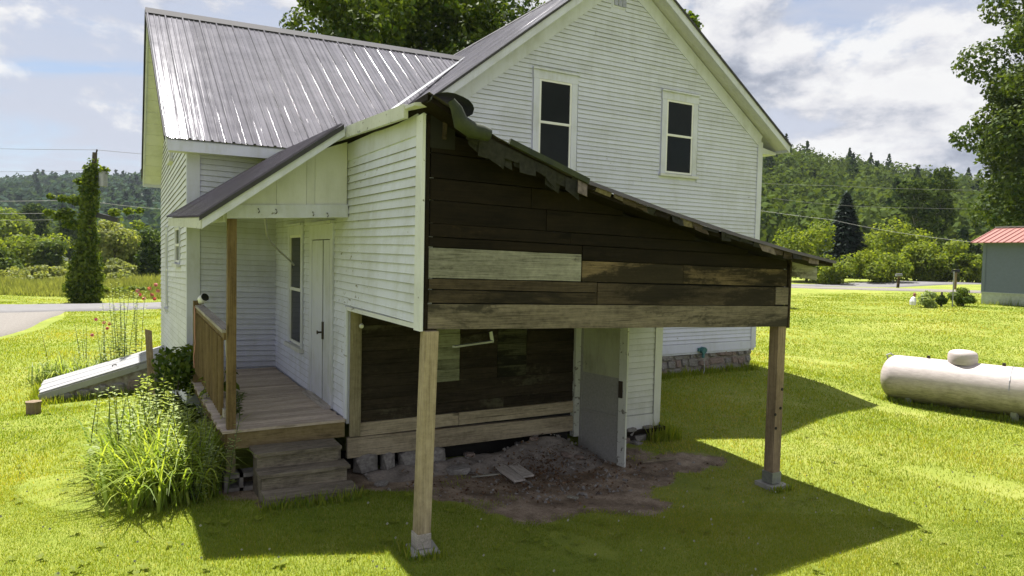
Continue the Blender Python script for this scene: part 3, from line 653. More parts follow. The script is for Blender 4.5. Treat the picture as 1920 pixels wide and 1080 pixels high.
# roof line along the front, sagging
RP = [(2.24, 3.90), (2.85, 3.62), (3.86, 3.285), (4.85, 3.06), (5.87, 2.855), (6.75, 2.70), (7.55, 2.585)]
def shed_z(X):
    xs = [p[0] for p in RP]; zs = [p[1] for p in RP]; return float(np.interp(X, xs, zs))
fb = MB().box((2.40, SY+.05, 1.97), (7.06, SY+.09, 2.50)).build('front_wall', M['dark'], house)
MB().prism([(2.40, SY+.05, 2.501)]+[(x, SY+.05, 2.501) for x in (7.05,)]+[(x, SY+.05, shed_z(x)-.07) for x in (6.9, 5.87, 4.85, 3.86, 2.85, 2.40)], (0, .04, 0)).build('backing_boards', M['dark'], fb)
def board_row(za, zb, zta, ztb, xs, mats, gap=.004):
    """one row of weatherboards between x positions xs; z varies linearly from x=2.38 to 7.08"""
    f = lambda x, a, b: a+(b-a)*(x-2.38)/(7.08-2.38)
    for (xa, xb), m in zip(zip(xs[:-1], xs[1:]), mats):
        n = max(2, int((xb-xa)/.35)); top, bot = [], []
        for k in range(n+1):
            x = xa+.003+(xb-xa-.006)*k/n
            bot.append((x, f(x, za, zb)+gap+random.uniform(-.002, .002))); top.append((x, min(f(x, zta, ztb)+random.uniform(-.003, .001), shed_z(x)-.05)))
        top = [(x, max(t, b+.001)) for (x, t), (_, b) in zip(top, bot)]
        keep = [i for i in range(n+1) if top[i][1]-bot[i][1] > .012]
        if len(keep) < 2: continue
        dy = random.uniform(-.006, .004); mb = MB(); a, b = keep[0], keep[-1]
        rows = [[(x, SY+dy, z) for x, z in bot[a:b+1]], [(x, SY+dy, z) for x, z in top[a:b+1]], [(x, SY+.045, z) for x, z in top[a:b+1]], [(x, SY+.045, z) for x, z in bot[a:b+1]], [(x, SY+dy, z) for x, z in bot[a:b+1]]]
        mb.grid(rows)
        for e in (0, -1): mb.add([rows[0][e], rows[1][e], rows[2][e], rows[3][e]], [(0, 1, 2, 3)])
        mb.build('board', M[m], fb)
board_row(1.94, 1.81, 2.166, 2.064, (2.37, 7.085), ('weathered',))
board_row(2.17, 2.066, 2.292, 2.17, (2.375, 4.2), ('brown',), .008)
board_row(2.296, 2.174, 2.386, 2.30, (2.375, 4.2), ('brown',))
board_row(2.17, 2.066, 2.386, 2.285, (4.205, 6.83), ('brown',))
board_row(2.17, 2.08, 2.395, 2.29, (6.84, 7.07), ('weathered',))
board_row(2.392, 2.30, 2.66, 2.575, (2.37, 4.0), ('pale',))
board_row(2.392, 2.30, 2.60, 2.505, (4.006, 5.35, 7.03), ('amber', 'amber'))
board_row(2.664, 2.578, 2.75, 2.65, (2.37, 4.0), ('black',))
board_row(2.604, 2.509, 2.75, 2.65, (4.006, 7.03), ('black',))
zz = 2.754
for k in range(6):
    h = (.115, .20, .19, .21, .2, .2)[k]
    board_row(zz, zz-.10, zz+h, zz+h-.10, (2.375, random.uniform(3.3, 5.2), 7.05), ('black', 'black')); zz += h+.002
MB().box((7.075, SY-.012, 1.80), (7.10, SY+.06, 2.62)).build('corner_board', M['brown'], fb)
MB().box((2.335, SY-.008, 1.95), (2.366, SY+.05, 3.80)).build('corner_board', M['black'], fb)
# lookout at the right eave and right wall plate
MB().hexa([(7.13, SY+.01, 2.43), (7.60, SY+.01, 2.38), (7.60, SY+.05, 2.38), (7.13, SY+.05, 2.43), (7.13, SY+.01, 2.60), (7.60, SY+.01, 2.53), (7.60, SY+.05, 2.53), (7.13, SY+.05, 2.60)]).build('lookout', M['pale'], house)
MB().box((7.0, SY+.1, 1.82), (7.09, WY-.7, 1.98)).build('wall_plate', M['brown'], house)
MB().box((2.40, SY+.1, 1.98), (2.44, YE, 3.7)).build('inner_boards', M['black'], house)
# right side wall (enclosed part + upper boards)
MB().box((7.02, YE+.1, .05), (7.10, 11.29, 2.55)).build('side_wall', M['white'], house)
MB().box((7.03, SY+.1, 1.985), (7.075, YE+.09, 2.55)).build('side_wall', M['brown'], house)
# roof of the lean-to: sagging deck, roofing, torn edge
rows_t, rows_b = [], []
NY = 14
rd = MB()
xs = np.linspace(2.24, 7.55, 26)
top = [[(x, 5.36+(11.3-5.36)*j/NY, shed_z(x)+.02*math.sin(j*1.1+x)+.012*j/NY) for x in xs] for j in range(NY+1)]
rd.grid(top); bot = [[(x, y, z-.045) for (x, y, z) in r] for r in top]; rd.grid([r[::-1] for r in bot])
rd.grid([bot[0], top[0]]); rd.grid([[r[-1] for r in bot], [r[-1] for r in top]]); rd.grid([[r[0] for r in top], [r[0] for r in bot]])
sroof = rd.build('lean_to_roof', M['black'], house)
me = MB().grid([[(x, y-.03, z+.012) for (x, y, z) in r] for r in top]+[[(x, 5.36-.032+5.97, z+.012) for (x, y, z) in top[-1]]]).build('roofing_sheet', M['roof_dark'], sroof)
def flap(cx, y, w, h, mat, tilt, name='shingle', zoff=0.0, skew=0.0):
    z1 = shed_z(cx)+zoff; sl = (shed_z(cx+.1)-shed_z(cx-.1))/.2; mb = MB(); th = .005; jj = random.uniform(-.16, .16)
    pts = []
    for (u, v) in ((-.5, 0), (.5, 0), (.5+skew, -1+jj), (.05, -1.0), (-.5+skew, -.97-jj)):
        pts.append(Vector((cx+u*w, y+v*h*math.sin(tilt)*-1+random.uniform(-.01, .01), z1+u*w*sl+v*h*math.cos(tilt))))
    mb.prism(pts, (0, th, 0)); return mb.build(name, M[mat], sroof)
x = 2.68
while x < 3.74:
    w = random.uniform(.10, .2); flap(x, 5.35+random.uniform(-.012, .006), w, random.uniform(.07, .19), 'shingle', random.uniform(-.1, .2), zoff=-.02, skew=random.uniform(-.12, .12)); x += w*.8
for x in (2.72, 2.92, 3.2, 3.5): flap(x, 5.375, random.uniform(.16, .3), random.uniform(.10, .24), 'shingle', .03, zoff=-.03, skew=random.uniform(-.1, .1))
x = 3.76; flap(3.80, 5.335, .11, .16, 'shingle_pale', -.5, skew=-.5)
while x < 7.3:
    w = random.uniform(.12, .26); flap(x, 5.338, w, random.uniform(.035, .085), random.choice(['shingle_pale', 'shingle', 'shingle', 'black', 'brown', 'shingle', 'brown']), random.uniform(-.3, .3), zoff=.005, skew=random.uniform(-.2, .2)); x += w*.9
MB().bar((3.0, 5.325, shed_z(3.0)+.03), (3.86, 5.325, shed_z(3.86)+.03), .03, .05).build('drip_edge', M['moss'], sroof)
for a, b in zip(RP[2:-1], RP[3:]): MB().bar((a[0], 5.322, a[1]+.02), (b[0], 5.322, b[1]+.02), .012, .035).build('drip_edge', M['roof_dark'], sroof)
# curled, mossy ridge metal at the peak
cm = MB(); rowsC = []
for j in range(5):
    y = 5.30+j*.10; row = []
    for k in range(11):
        a = k/10; ang = math.pi*(1.02-1.12*a)
        row.append((2.44+.19*math.cos(ang)+.02*j*.3, y+.02*math.sin(6*a), 3.865+.10*math.sin(ang)-.05*a+random.uniform(-.006, .006)))
    rowsC.append(row)
cm.grid(rowsC); cm.build('curled_flashing', M['moss'], sroof, smooth=True, fix=False)
path = [(846, 188, 7), (856, 204, 11), (864, 230, 15), (884, 244, 14.5), (902, 248, 14), (917, 253, 12)]
MB().tube([at(x, y, Y=5.27) for x, y, _ in path], [k*.0046 for _, _, k in path], 12, cap=False).build('curled_flashing', M['moss'], sroof, smooth=True, fix=False)
ent = MB(); ent.box((2.367, SY-.012, 3.52), (2.60, SY-.002, 3.80)); ent.build('unlit_gap_panel', M['dark'], sroof)  # black panel over the boards, painting in the unlit void beside the flashing
MB().bar((2.49, SY-.02, 3.60), (2.50, SY-.02, 3.84), .035, .03, up=(0, 1, 0)).build('rafter_stub', M['brown'], sroof)

# ---- recessed plank wall
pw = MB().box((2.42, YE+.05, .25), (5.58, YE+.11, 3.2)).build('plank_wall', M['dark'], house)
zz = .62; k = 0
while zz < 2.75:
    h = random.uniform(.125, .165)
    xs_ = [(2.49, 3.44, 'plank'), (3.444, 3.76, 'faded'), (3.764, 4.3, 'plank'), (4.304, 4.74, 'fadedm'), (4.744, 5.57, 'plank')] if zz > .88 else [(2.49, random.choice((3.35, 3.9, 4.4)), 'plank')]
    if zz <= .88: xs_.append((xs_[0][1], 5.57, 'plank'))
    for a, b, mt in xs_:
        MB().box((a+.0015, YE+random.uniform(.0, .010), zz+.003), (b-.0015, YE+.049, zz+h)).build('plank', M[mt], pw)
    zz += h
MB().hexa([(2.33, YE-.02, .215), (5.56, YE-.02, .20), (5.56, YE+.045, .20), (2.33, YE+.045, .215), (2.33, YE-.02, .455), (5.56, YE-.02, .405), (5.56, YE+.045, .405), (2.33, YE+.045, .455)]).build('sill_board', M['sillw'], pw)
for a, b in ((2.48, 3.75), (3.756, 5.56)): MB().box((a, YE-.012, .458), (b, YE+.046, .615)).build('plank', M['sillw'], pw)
MB().hexa([(2.345, YE-.045, .47), (2.475, YE-.045, .47), (2.475, YE-.021, .47), (2.345, YE-.021, .47), (2.35, YE-.045, 2.02), (2.478, YE-.045, 2.02), (2.478, YE-.021, 2.02), (2.35, YE-.021, 2.02)]).build('upright_board', M['vert'], pw)
MB().tube([(2.462, YE-.044, 1.76), (2.462, YE-.075, 1.76), (2.462, YE-.095, 1.755)], [.014, .028, .022], 10).build('insulator_knob', M['white_plain'], pw)
# hanging metal strap under the boards
gs = thing('gutter_offcut', 'bent piece of pale metal gutter hanging below the lean-to boards', 'gutter', tuple(at(921, 625, Y=6.3)))
a, b, c = at(920, 622, Y=6.3), at(923, 640, Y=6.3), at(851, 650, Y=6.15)
MB().bar(a, b, .035, .012, up=(0, 1, 0)).build('hanger', M['galv'], gs); MB().bar(b, c, .045, .018).build('trough', M['galvp'], gs)
# foundation stones, dirt and rubble under the sill
x = 2.40
while x < 3.6:
    w = random.uniform(.18, .34); stone(house, (x+w/2, YE+.02, gz(x, YE)+.11), (w, .25, .26), k=None); x += w+.02
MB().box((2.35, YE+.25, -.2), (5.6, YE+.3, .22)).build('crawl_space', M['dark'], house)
# screen door swung open, frame, clapboard stub
hx, hy = 5.60, YE-.03; fx, fy = 5.76, 6.98
dd = Vector((fx-hx, fy-hy, 0)); LD = dd.length; dd.normalize(); dn = Vector((-dd.y, dd.x, 0)); dn = dn if dn.x < 0 else -dn
def leaf_box(mb, s0, s1, z0, z1, d0, d1):
    q = [Vector((hx, hy, 0))+dd*s0+dn*d0, Vector((hx, hy, 0))+dd*s1+dn*d0, Vector((hx, hy, 0))+dd*s1+dn*d1, Vector((hx, hy, 0))+dd*s0+dn*d1]
    mb.hexa([p+Vector((0, 0, z0)) for p in q]+[p+Vector((0, 0, z1)) for p in q]); return mb
sdoor = leaf_box(MB(), 0, .05, -.12, 2.05, -.012, .012)
leaf_box(sdoor, .05, LD-.13, -.1, .04, -.012, .012); leaf_box(sdoor, .05, LD-.13, .50, .525, .004, .018)
sd_o = sdoor.build('screen_door', M['screen'], house)
leaf_box(MB(), LD-.129, LD, -.14, 2.05, -.012, .018).build('door_stile', M['oldpaint'], sd_o)
for k in range(5): leaf_box(MB(), .052+k*(LD-.182)/5, .05+(k+1)*(LD-.182)/5-.003, 1.03, 2.05, -.004, .008).build('door_board', M['doorboard'], sd_o)
leaf_box(MB(), .05, LD-.13, .04, 1.03, -.002, .002).build('screen', M['screen'] if 'screen' in M else M['shingle'], sd_o)
leaf_box(leaf_box(MB(), LD-.165, LD-.02, 1.72, 1.98, .017, .03), LD-.12, LD-.06, .78, 1.0, .017, .035).build('hinge_plate', M['iron'], sd_o)
MB().box((5.50, YE-.05, .12), (5.585, YE+.05, 1.9)).build('door_jamb', M['oldpaint'], house)
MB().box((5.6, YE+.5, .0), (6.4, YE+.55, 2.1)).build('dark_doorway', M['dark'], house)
st = MB().box((6.30, YE+.02, .10), (7.10, YE+.1, 2.55)).build('stub_wall', M['cream'], house)
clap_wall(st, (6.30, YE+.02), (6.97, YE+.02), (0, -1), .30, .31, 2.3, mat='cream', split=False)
MB().box((6.30, YE-.004, .06), (6.965, YE+.0195, .298)).build('water_table', M['cream'], st)
MB().hexa([(6.966, YE-.012, .11), (7.09, YE-.012, .16), (7.12, YE+.0195, .16), (6.966, YE+.0195, .11), (6.966, YE-.012, 2.4), (7.115, YE-.012, 2.4), (7.12, YE+.0195, 2.4), (6.966, YE+.0195, 2.4)]).build('corner_board', M['cream'], st)
MB().box((6.19, YE-.04, -.05), (6.295, YE+.08, 2.2)).build('door_jamb', M['oldpaint'], house)
for (xx, w, zz) in ((6.42, .3, -.05), (6.72, .3, -.03), (7.0, .26, .0), (6.86, .22, .08), (6.55, .24, .06)): stone(house, (xx, YE+.06, zz), (w, .28, .16))
MB().bar((6.35, YE+.0, .045), (7.15, YE-.02, .075), .12, .06).build('rotten_sill', M['black'], house)

# ---- porch
DX, DYF, DZ = .97, 7.80, .685
dk = MB(); dk.box((DX+.04, DYF+.02, DZ-.20), (X0-.03, DYF+.05, DZ-.03)); dk.box((DX+.05, DYF+.05, DZ-.20), (DX+.09, WY, DZ-.03)); dk.box((X0-.075, DYF+.05, DZ-.20), (X0-.03, WY-.01, DZ-.03))
deck = dk.build('porch_deck', M['stain'], house)
y = DYF-.02; nb = 34; bw = (WY-.03-y)/nb
bm_ = MB().box((0, 0, 0), (X0-.035-DX, bw-.007, .028)).mesh('deck_board'); bm_.materials.append(M['deck'])
for k in range(nb):
    o = mk('deck_board', bm_, None, deck, Vector((DX+random.uniform(-.012, .012), y+k*bw, DZ-.029+random.uniform(-.0015, .0015)))-OFF[house])
MB().box((DX+.06, DYF-.005, DZ-.205), (X0-.03, DYF+.018, DZ-.031)).build('rim_joist', M['deckrim'] if 'deckrim' in M else M['vert'], deck)
MB().box((DX+.06, DYF+.06, gz(1.05, 7.9)+.15), (DX+.15, DYF+.15, DZ-.2)).build('deck_post', M['vert'], deck)
MB().box((DX+.03, 9.6, gz(1.0, 9.6)-.1), (DX+.13, 9.7, DZ-.2)).build('deck_post', M['vert'], deck)
pp = MB().hexa([(1.03, 7.83, DZ), (1.12, 7.83, DZ), (1.12, 7.92, DZ), (1.03, 7.92, DZ), (1.035, 7.83, 2.93), (1.125, 7.83, 2.93), (1.125, 7.92, 2.93), (1.035, 7.92, 2.93)]).build('porch_post', M['stain'], house)
beam = MB().hexa([(1.02, 7.78, 2.93), (X0-.02, 7.78, 3.0), (X0-.02, 7.9, 3.0), (1.02, 7.9, 2.93), (1.02, 7.78, 3.07), (X0-.02, 7.78, 3.145), (X0-.02, 7.9, 3.145), (1.02, 7.9, 3.07)]).build('porch_beam', M['trim'], house)
for px_, py_ in ((484, 395), (517, 396), (586, 401), (613, 403)):
    q = at(px_, py_, Y=7.775); MB().tube([(q[0], 7.78, q[2]+.02), (q[0], 7.755, q[2]+.02), (q[0]+.01, 7.75, q[2]-.01), (q[0], 7.758, q[2]-.025)], .005, 5).build('hook', M['iron'], beam)
def prz(x): return 2.925+(3.935-2.925)*(x-.74)/(2.10-.74)
for i, (a, b) in enumerate(((1.10, 1.52), (1.523, 1.84), (1.843, 1.93), (1.933, X0-.03))):
    MB().prism([(a, 7.80, 3.02), (b, 7.80, 3.02), (b, 7.80, min(prz(b)-.10, 3.85)), (a, 7.80, prz(a)-.10)], (0, .02, 0)).build('gable_board', M['cream'], beam)
pr_ = MB(); pr_.hexa([(.76, 7.46, prz(.74)-.03), (.76, WY, prz(.74)+.12), (2.30, WY, prz(2.1)+.16), (2.20, 7.46, prz(2.12)-.03), (.76, 7.46, prz(.74)-.005), (.76, WY, prz(.74)+.15), (2.30, WY, prz(2.1)+.19), (2.20, 7.46, prz(2.12)-.005)])
proof = pr_.build('porch_roof', M['cream'], house)
ea = line((.72, 7.42, prz(.72)), (.70, WY-.03, prz(.72)+.16)); rb = line((2.13, 7.42, prz(2.12)+.01), (2.28, WY-.03, prz(2.12)+.2)); 
roof_sheet(proof, 'roof', ea, rb_ := (lambda s: rb(s*rb.L/ea.L)), 'roof_dark', pitch_rib=.11, pw=.9, rib=.02, minor=0)
MB().hexa([(.75, 7.435, prz(.75)-.125), (2.16, 7.435, prz(2.14)-.11), (2.16, 7.46, prz(2.14)-.11), (.75, 7.46, prz(.75)-.125), (.75, 7.435, prz(.75)-.008), (2.16, 7.435, prz(2.14)-.008), (2.16, 7.46, prz(2.14)-.008), (.75, 7.46, prz(.75)-.008)]).build('rake_board', M['trim'], proof)
MB().hexa([(.72, 7.412, prz(.72)-.03), (2.14, 7.412, prz(2.12)-.03), (2.14, 7.43, prz(2.12)-.03), (.72, 7.43, prz(.72)-.03), (.72, 7.412, prz(.72)+.02), (2.14, 7.412, prz(2.12)+.025), (2.14, 7.43, prz(2.12)+.025), (.72, 7.43, prz(.72)+.02)]).build('rake_flashing', M['ridge'], proof)
MB().hexa([(.735, 7.46, prz(.74)-.12), (.76, 7.46, prz(.74)-.12), (.74, WY-.03, prz(.74)+.03), (.715, WY-.03, prz(.74)+.03), (.735, 7.46, prz(.74)-.01), (.76, 7.46, prz(.74)-.01), (.74, WY-.03, prz(.74)+.14), (.715, WY-.03, prz(.74)+.14)]).build('eave_fascia', M['oldpaint'], proof)
MB().hexa([(1.0, 7.9, 2.90), (1.06, 7.9, 2.90), (1.06, WY, 2.98), (1.0, WY, 2.98), (1.0, 7.9, 3.03), (1.06, 7.9, 3.03), (1.06, WY, 3.1), (1.0, WY, 3.1)]).build('side_beam', M['trim'], proof)
fl = MB(); fl.grid([[(2.11, 7.5, 3.95), (2.2, 9.5, 4.02), (2.27, 11.7, 4.12)], [(2.27, 7.5, 3.985), (2.34, 9.5, 4.06), (2.42, 11.7, 4.14)], [(2.46, 7.5, 3.90), (2.46, 9.5, 3.95), (2.5, 11.7, 4.0)]]); fl.build('ridge_flashing', M['roof_dark'], proof, smooth=True)
# railing
rail = MB().hexa([(.99, 7.925, 1.715), (1.10, 7.925, 1.715), (1.10, 10.75, 1.775), (.99, 10.75, 1.775), (.99, 7.925, 1.75), (1.10, 7.925, 1.75), (1.10, 10.75, 1.81), (.99, 10.75, 1.81)]).build('railing', M['greyw'], house)
MB().bar((1.03, 7.925, .84), (1.03, 11.2, .90), .04, .08).build('bottom_rail', M['greyw'], rail)
MB().bar((1.03, 7.925, 1.675), (1.03, 10.9, 1.74), .038, .075).build('top_rail', M['stain'], rail)
MB().hexa([(.98, 10.85, DZ), (1.08, 10.85, DZ), (1.08, 10.97, DZ), (.98, 10.97, DZ), (.98, 10.85, 1.86), (1.08, 10.85, 1.86), (1.08, 10.97, 1.86), (.98, 10.97, 1.86)]).build('rail_post', M['stain'], rail)
bal = MB().box((-.018, -.018, 0), (.018, .018, .85)).mesh('baluster'); bal.materials.append(M['stain'])
for k in range(22):
    yy = 8.05+k*.127
    mk('baluster', bal, None, rail, Vector((1.005, yy, .80+.02*(yy-7.9)))-OFF[house])
# steps (freestanding)
stp = thing('wooden_steps', 'weathered three-tread wooden steps leading up to the porch deck', 'steps', (1.7, 7.3, .06))
TR = [((1.245, 7.435), (2.135, 7.366), .50), ((1.255, 7.229), (2.18, 7.192), .33), ((1.275, 7.047), (2.195, 6.981), .16)]
prevb = .5
for i, ((ax, ay), (bx, by), z) in enumerate(TR):
    back = .34 if i == 0 else .25
    MB().hexa([(ax, ay, z-.035), (bx, by, z-.035), (bx-.0, by+back, z-.035), (ax+.0, ay+back, z-.035), (ax, ay, z), (bx, by, z), (bx, by+back, z+.004), (ax, ay+back, z+.004)]).build('tread', M['step'], stp)
    zb = (.335, .165, -.02)[i]
    MB().hexa([(ax+.03, ay+.025, zb), (bx-.03, by+.025, zb), (bx-.03, by+.045, zb), (ax+.03, ay+.045, zb), (ax+.03, ay+.025, z-.036), (bx-.03, by+.025, z-.036), (bx-.03, by+.045, z-.036), (ax+.03, ay+.045, z-.036)]).build('riser', M['step'], stp)
for sx in (1.285, 2.12):
    MB().prism([(sx, 7.06, -.03), (sx, 7.77, -.03), (sx, 7.77, .464), (sx, 7.46, .464), (sx, 7.46, .294), (sx, 7.27, .294), (sx, 7.27, .124), (sx, 7.06, .124)], (.03, 0, 0)).build('stringer', M['step'], stp)
cb = thing('concrete_block', 'hollow concrete block lying under the porch corner beside the steps', 'block', (1.1, 7.88, 0))
zb_ = gz(1.1, 7.85)-.02
b_ = MB()
for (xa, xb) in ((1.0, 1.04), (1.15, 1.19), (1.33, 1.37)): b_.box((xa, 7.78, zb_), (xb, 7.97, zb_+.19))
b_.box((1.04, 7.78, zb_+.15), (1.33, 7.97, zb_+.19)); b_.box((1.04, 7.78, zb_), (1.33, 7.97, zb_+.04)); b_.build('block_shell', M['stone'], cb)
# camera on the rail end, dangling cord, cable from the beam
q = (1.04, 10.72, 1.87)
sc = thing('porch_lamp', 'small white spotlight with black lens clamped on the far railing end', 'lamp', (1.04, 10.72, 1.81))
MB().tube([(1.06, 10.74, 1.84), (1.07, 10.68, 1.89), (1.10, 10.60, 1.93)], [.03, .06, .062], 12).build('housing', M['white_plain'], sc, smooth=True)
MB().tube([(1.1005, 10.5995, 1.9305), (1.104, 10.592, 1.934)], .055, 12).build('lens', M['blackp'], sc)
cord = MB().tube([(.97, 10.6, 1.80), (.965, 10.55, 1.7), (.96, 10.5, 1.5), (.965, 10.48, 1.3), (.95, 10.5, 1.12), (.955, 10.5, .95)], .008, 6)
tag(cord.build('power_cord', M['pinkcord']), 'thin pinkish cord hanging down the outside of the porch railing', 'cord')
pts = [at(497, 409, Y=7.85), at(500, 440, Y=8.0), at(508, 455, Y=8.2), at(525, 472, Y=8.4), at(545, 490, Y=8.6), at(551, 497, Y=8.7)]
tag(MB().tube(pts, .011, 6).build('loose_cable', M['wire_pale']), 'loose pale cable dangling from the porch beam by the window', 'cable')
tag(MB().bar((1.12, 8.6, 1.55), (1.16, 8.35, .72), .03, .02).build('white_stick', M['white_plain']), 'thin white stick leaning on the inside of the porch railing', 'stick')

# ------------------------------------------------------------------ dirt mound and rubble under the lean-to
def mound_h(x, y):
    return .25*math.exp(-((x-5.05)/.52)**2-((y-7.62)/.33)**2)+.13*math.exp(-((x-4.5)/.8)**2-((y-7.7)/.3)**2)+.10*math.exp(-((x-3.2)/.9)**2-((y-7.75)/.25)**2)
mg = MB(); rows = []
for j in range(46):
    y = 6.55+j*.029; row = []
    for i in range(110):
        x = 2.5+i*.03; h = mound_h(x, y)
        n = .5*math.sin(x*17+y*9)+.5*math.sin(y*23-x*7)+.6*math.sin(x*41+y*37)*.5
        row.append((x, y, gz(x, y)-.045+h+(.016*n)*min(1, h*8+.15)))
    rows.append(row)
mg.grid(rows)
mm, g = new_mat('ash_soil'); c = coords(g, False)
n = g.math('ADD', g.math('MULTIPLY', g.noise(c, 4.0, 5, .65), .6), g.math('MULTIPLY', g.noise(c, 45, 4, .7), .4))
g.put(g.b.inputs['Base Color'], g.ramp(n, [(.33, (.08, .068, .06)), (.5, (.19, .165, .15)), (.62, (.28, .245, .215)), (.72, (.30, .21, .14))])); g.put(g.b.inputs['Roughness'], .95); bump(g, n, .7, .02)
tag(mg.build('dirt', mm, smooth=True), kind='structure')
def gp(px_, py_, z0=0.0):
    z = z0
    for _ in range(6):
        p = at(px_, py_, Z=z); z = gz(p[0], p[1])
    return Vector(p)
rk = []
for i, (px_, py_, w) in enumerate(((690, 880, .26), (735, 872, .24), (860, 885, .34), (880, 865, .22), (1000, 862, .18), (975, 852, .24), (1060, 870, .2), (1085, 868, .16), (715, 905, .22), (1190, 830, .3))):
    p = gp(px_, py_); h = mound_h(p.x, p.y)
    o = stone(None, (p.x, p.y, p.z+h-.02), (w, w*.7, w*.32), random.uniform(0, 3), name='loose_stone')
    tag(o, ['flat grey stone beside the wooden steps', 'squarish grey stone under the sill near the steps', 'large flat slab of stone on the dirt behind the near post', 'grey stone lying under the dark gap of the sill', 'small stone on the dirt near the fallen boards', 'grey stone at the foot of the short stub post', 'pale stone on the earth mound by the screen door', 'smallest pale stone against the screen door bottom', 'flat stone on the ground between steps and near post', 'rounded stone below the cream clapboard corner'][i], 'stone', 'loose stones under the lean-to')
    OFF[o] = Vector((0, 0, 0))
fbd = thing('fallen_boards', 'two short grey boards lying side by side on the bare dirt', 'boards', tuple(gp(965, 890)))
p0, p1 = gp(945, 878), gp(985, 905); d = (p1-p0).normalized(); r = Vector((d.y, -d.x, 0))*-1
for k, o_ in enumerate((-.085, .09)):
    a = p0+r*o_-d*.05*k; b = p1+r*o_+d*(.02-.1*k); a.z += .05; b.z += .04
    MB().bar(a, b, .15, .022).build('board', M['greyw'], fbd)
def lone_board(nm, label, a, b, w, h, mat, cat='board'):
    A, B = gp(*a), gp(*b); A.z += h/2+.012; B.z += h/2+.012
    tag(MB().bar(A, B, w, h).build(nm, M[mat]), label, cat)
lone_board('wood_lath', 'thin pale lath lying on the grass right of the screen door', (1204, 869), (1266, 862), .045, .02, 'sillw')
lone_board('wood_chip', 'small pale wood chip in the middle of the bare dirt', (1064, 934), (1084, 937), .05, .015, 'pale')
lone_board('white_lath', 'short whitish splinter on the dirt left of the fallen boards', (885, 897), (938, 891), .03, .012, 'pale')
lone_board('stub_board', 'stubby upright-looking board end under the sill by the mound', (986, 838), (994, 812), .09, .10, 'sillw')
# leaf litter
V = []; tn = []
for i in range(1500):
    a = rng.normal(0, 1, 2); x, y = (4.62+.35*a[0], 7.28+.12*a[1]) if i < 550 else (4.6+1.3*rng.normal()*.7, 6.9+.5*rng.normal()*.7)
    if dirt_mask(x, y) > .95 or y > 7.75: continue
    z = gz(x, y)+mound_h(x, y)-.005; s = .012+.014*rng.random(); t = rng.random()*6.28; tl = rng.normal(0, .4, 2)
    u = np.array([math.cos(t), math.sin(t), tl[0]])*s; v_ = np.array([-math.sin(t), math.cos(t), tl[1]])*s*.6
    c_ = np.array([x, y, z+.008]); V += [c_-u, c_+v_, c_+u, c_-v_]; tn.append(rng.random())
pb_ = MB(); rr_ = random.Random(3)
for i in range(420):
    x, y = rr_.gauss(4.7, 1.0), rr_.uniform(6.2, 7.75)
    if dirt_mask(x, y) > 1.0: continue
    q = rr_.uniform(.008, .03); z = gz(x, y)+mound_h(x, y)-.02; a = rr_.random()*6.28; ca, sa = math.cos(a)*q, math.sin(a)*q
    pb_.add([(x+ca, y+sa, z), (x-sa*.8, y+ca*.8, z), (x-ca, y-sa, z+q*.2), (x+sa*.7, y-ca*.7, z), (x+ca*.3, y+sa*.2, z+q*.9), (x-sa*.3, y, z-q)], [(0, 1, 4), (1, 2, 4), (2, 3, 4), (3, 0, 4), (1, 0, 5), (2, 1, 5), (3, 2, 5), (0, 3, 5)])
tag(pb_.build('pebbles', M['stone']), kind='stuff')
M['litter'] = leafy('dead_leaves', (.05, .025, .016), (.16, .10, .06), .1)
lo = mk('leaf_litter', arr_mesh('leaf_litter', np.array(V), 4, tn), M['litter']); tag(lo, kind='stuff')

# ------------------------------------------------------------------ cellar hatch
ch = thing('cellar_hatch', 'low sloping white plank cellar hatch against the left house wall', 'hatch', (-.2, 17.1, -.5))
HY0, HY1 = 16.4, 17.9; xa, xb = -1.32, .985
def hz(x): return -.29+(x-xa)/(xb-xa)*.66
nbd = 5
for k in range(nbd):
    y0 = HY0+(HY1-HY0)*k/nbd+.006; y1 = HY0+(HY1-HY0)*(k+1)/nbd-.006; j = random.uniform(-.006, .006); e = random.uniform(-.03, .03)
    MB().hexa([(xa+e, y0, hz(xa)-.03+j), (xb, y0, hz(xb)-.03+j), (xb, y1, hz(xb)-.03), (xa+e, y1, hz(xa)-.03), (xa+e, y0, hz(xa)+j), (xb, y0, hz(xb)+j), (xb, y1, hz(xb)), (xa+e, y1, hz(xa))]).build('plank', M['hatch'], ch)
for yy in (HY0-.02, HY1):
    MB().hexa([(xa, yy, hz(xa)-.17), (xb, yy, hz(xb)-.17), (xb, yy+.03, hz(xb)-.17), (xa, yy+.03, hz(xa)-.17), (xa, yy, hz(xa)-.045), (xb, yy, hz(xb)-.045), (xb, yy+.03, hz(xb)-.045), (xa, yy+.03, hz(xa)-.045)]).build('side_board', M['hatch'], ch)
MB().prism([(xa+.05, HY0+.03, -1.0), (xb, HY0+.03, -1.0), (xb, HY0+.03, hz(xb)-.1), (xa+.05, HY0+.03, hz(xa)-.1)], (0, HY1-HY0-.05, 0)).build('hatch_base', M['mortar'], ch)
for xx in np.arange(-.85, .95, .3):
    zt = hz(xx)-.17
    if zt-(-.55) > .08: stone(ch, (xx, HY0+.02, (zt-.55)/2), (.30, .14, min(.3, zt+.55)), name='stone')
MB().tube([(-.05, 16.9, hz(-.05)+.004), (-.05, 16.9, hz(-.05)+.03), (.02, 16.9, hz(.02)+.03), (.02, 16.9, hz(.02)+.004)], .012, 6).build('handle', M['iron'], ch)
p = at(63, 783, t=12.4); zt = float(at(63, 752, t=12.4)[2])
sb = MB(); sb.tube([(p[0], p[1], p[2]-.1), (p[0], p[1], zt-.03)], .13, 6); sb.tube([(p[0], p[1], zt-.03), (p[0], p[1], zt)], .138, 6)
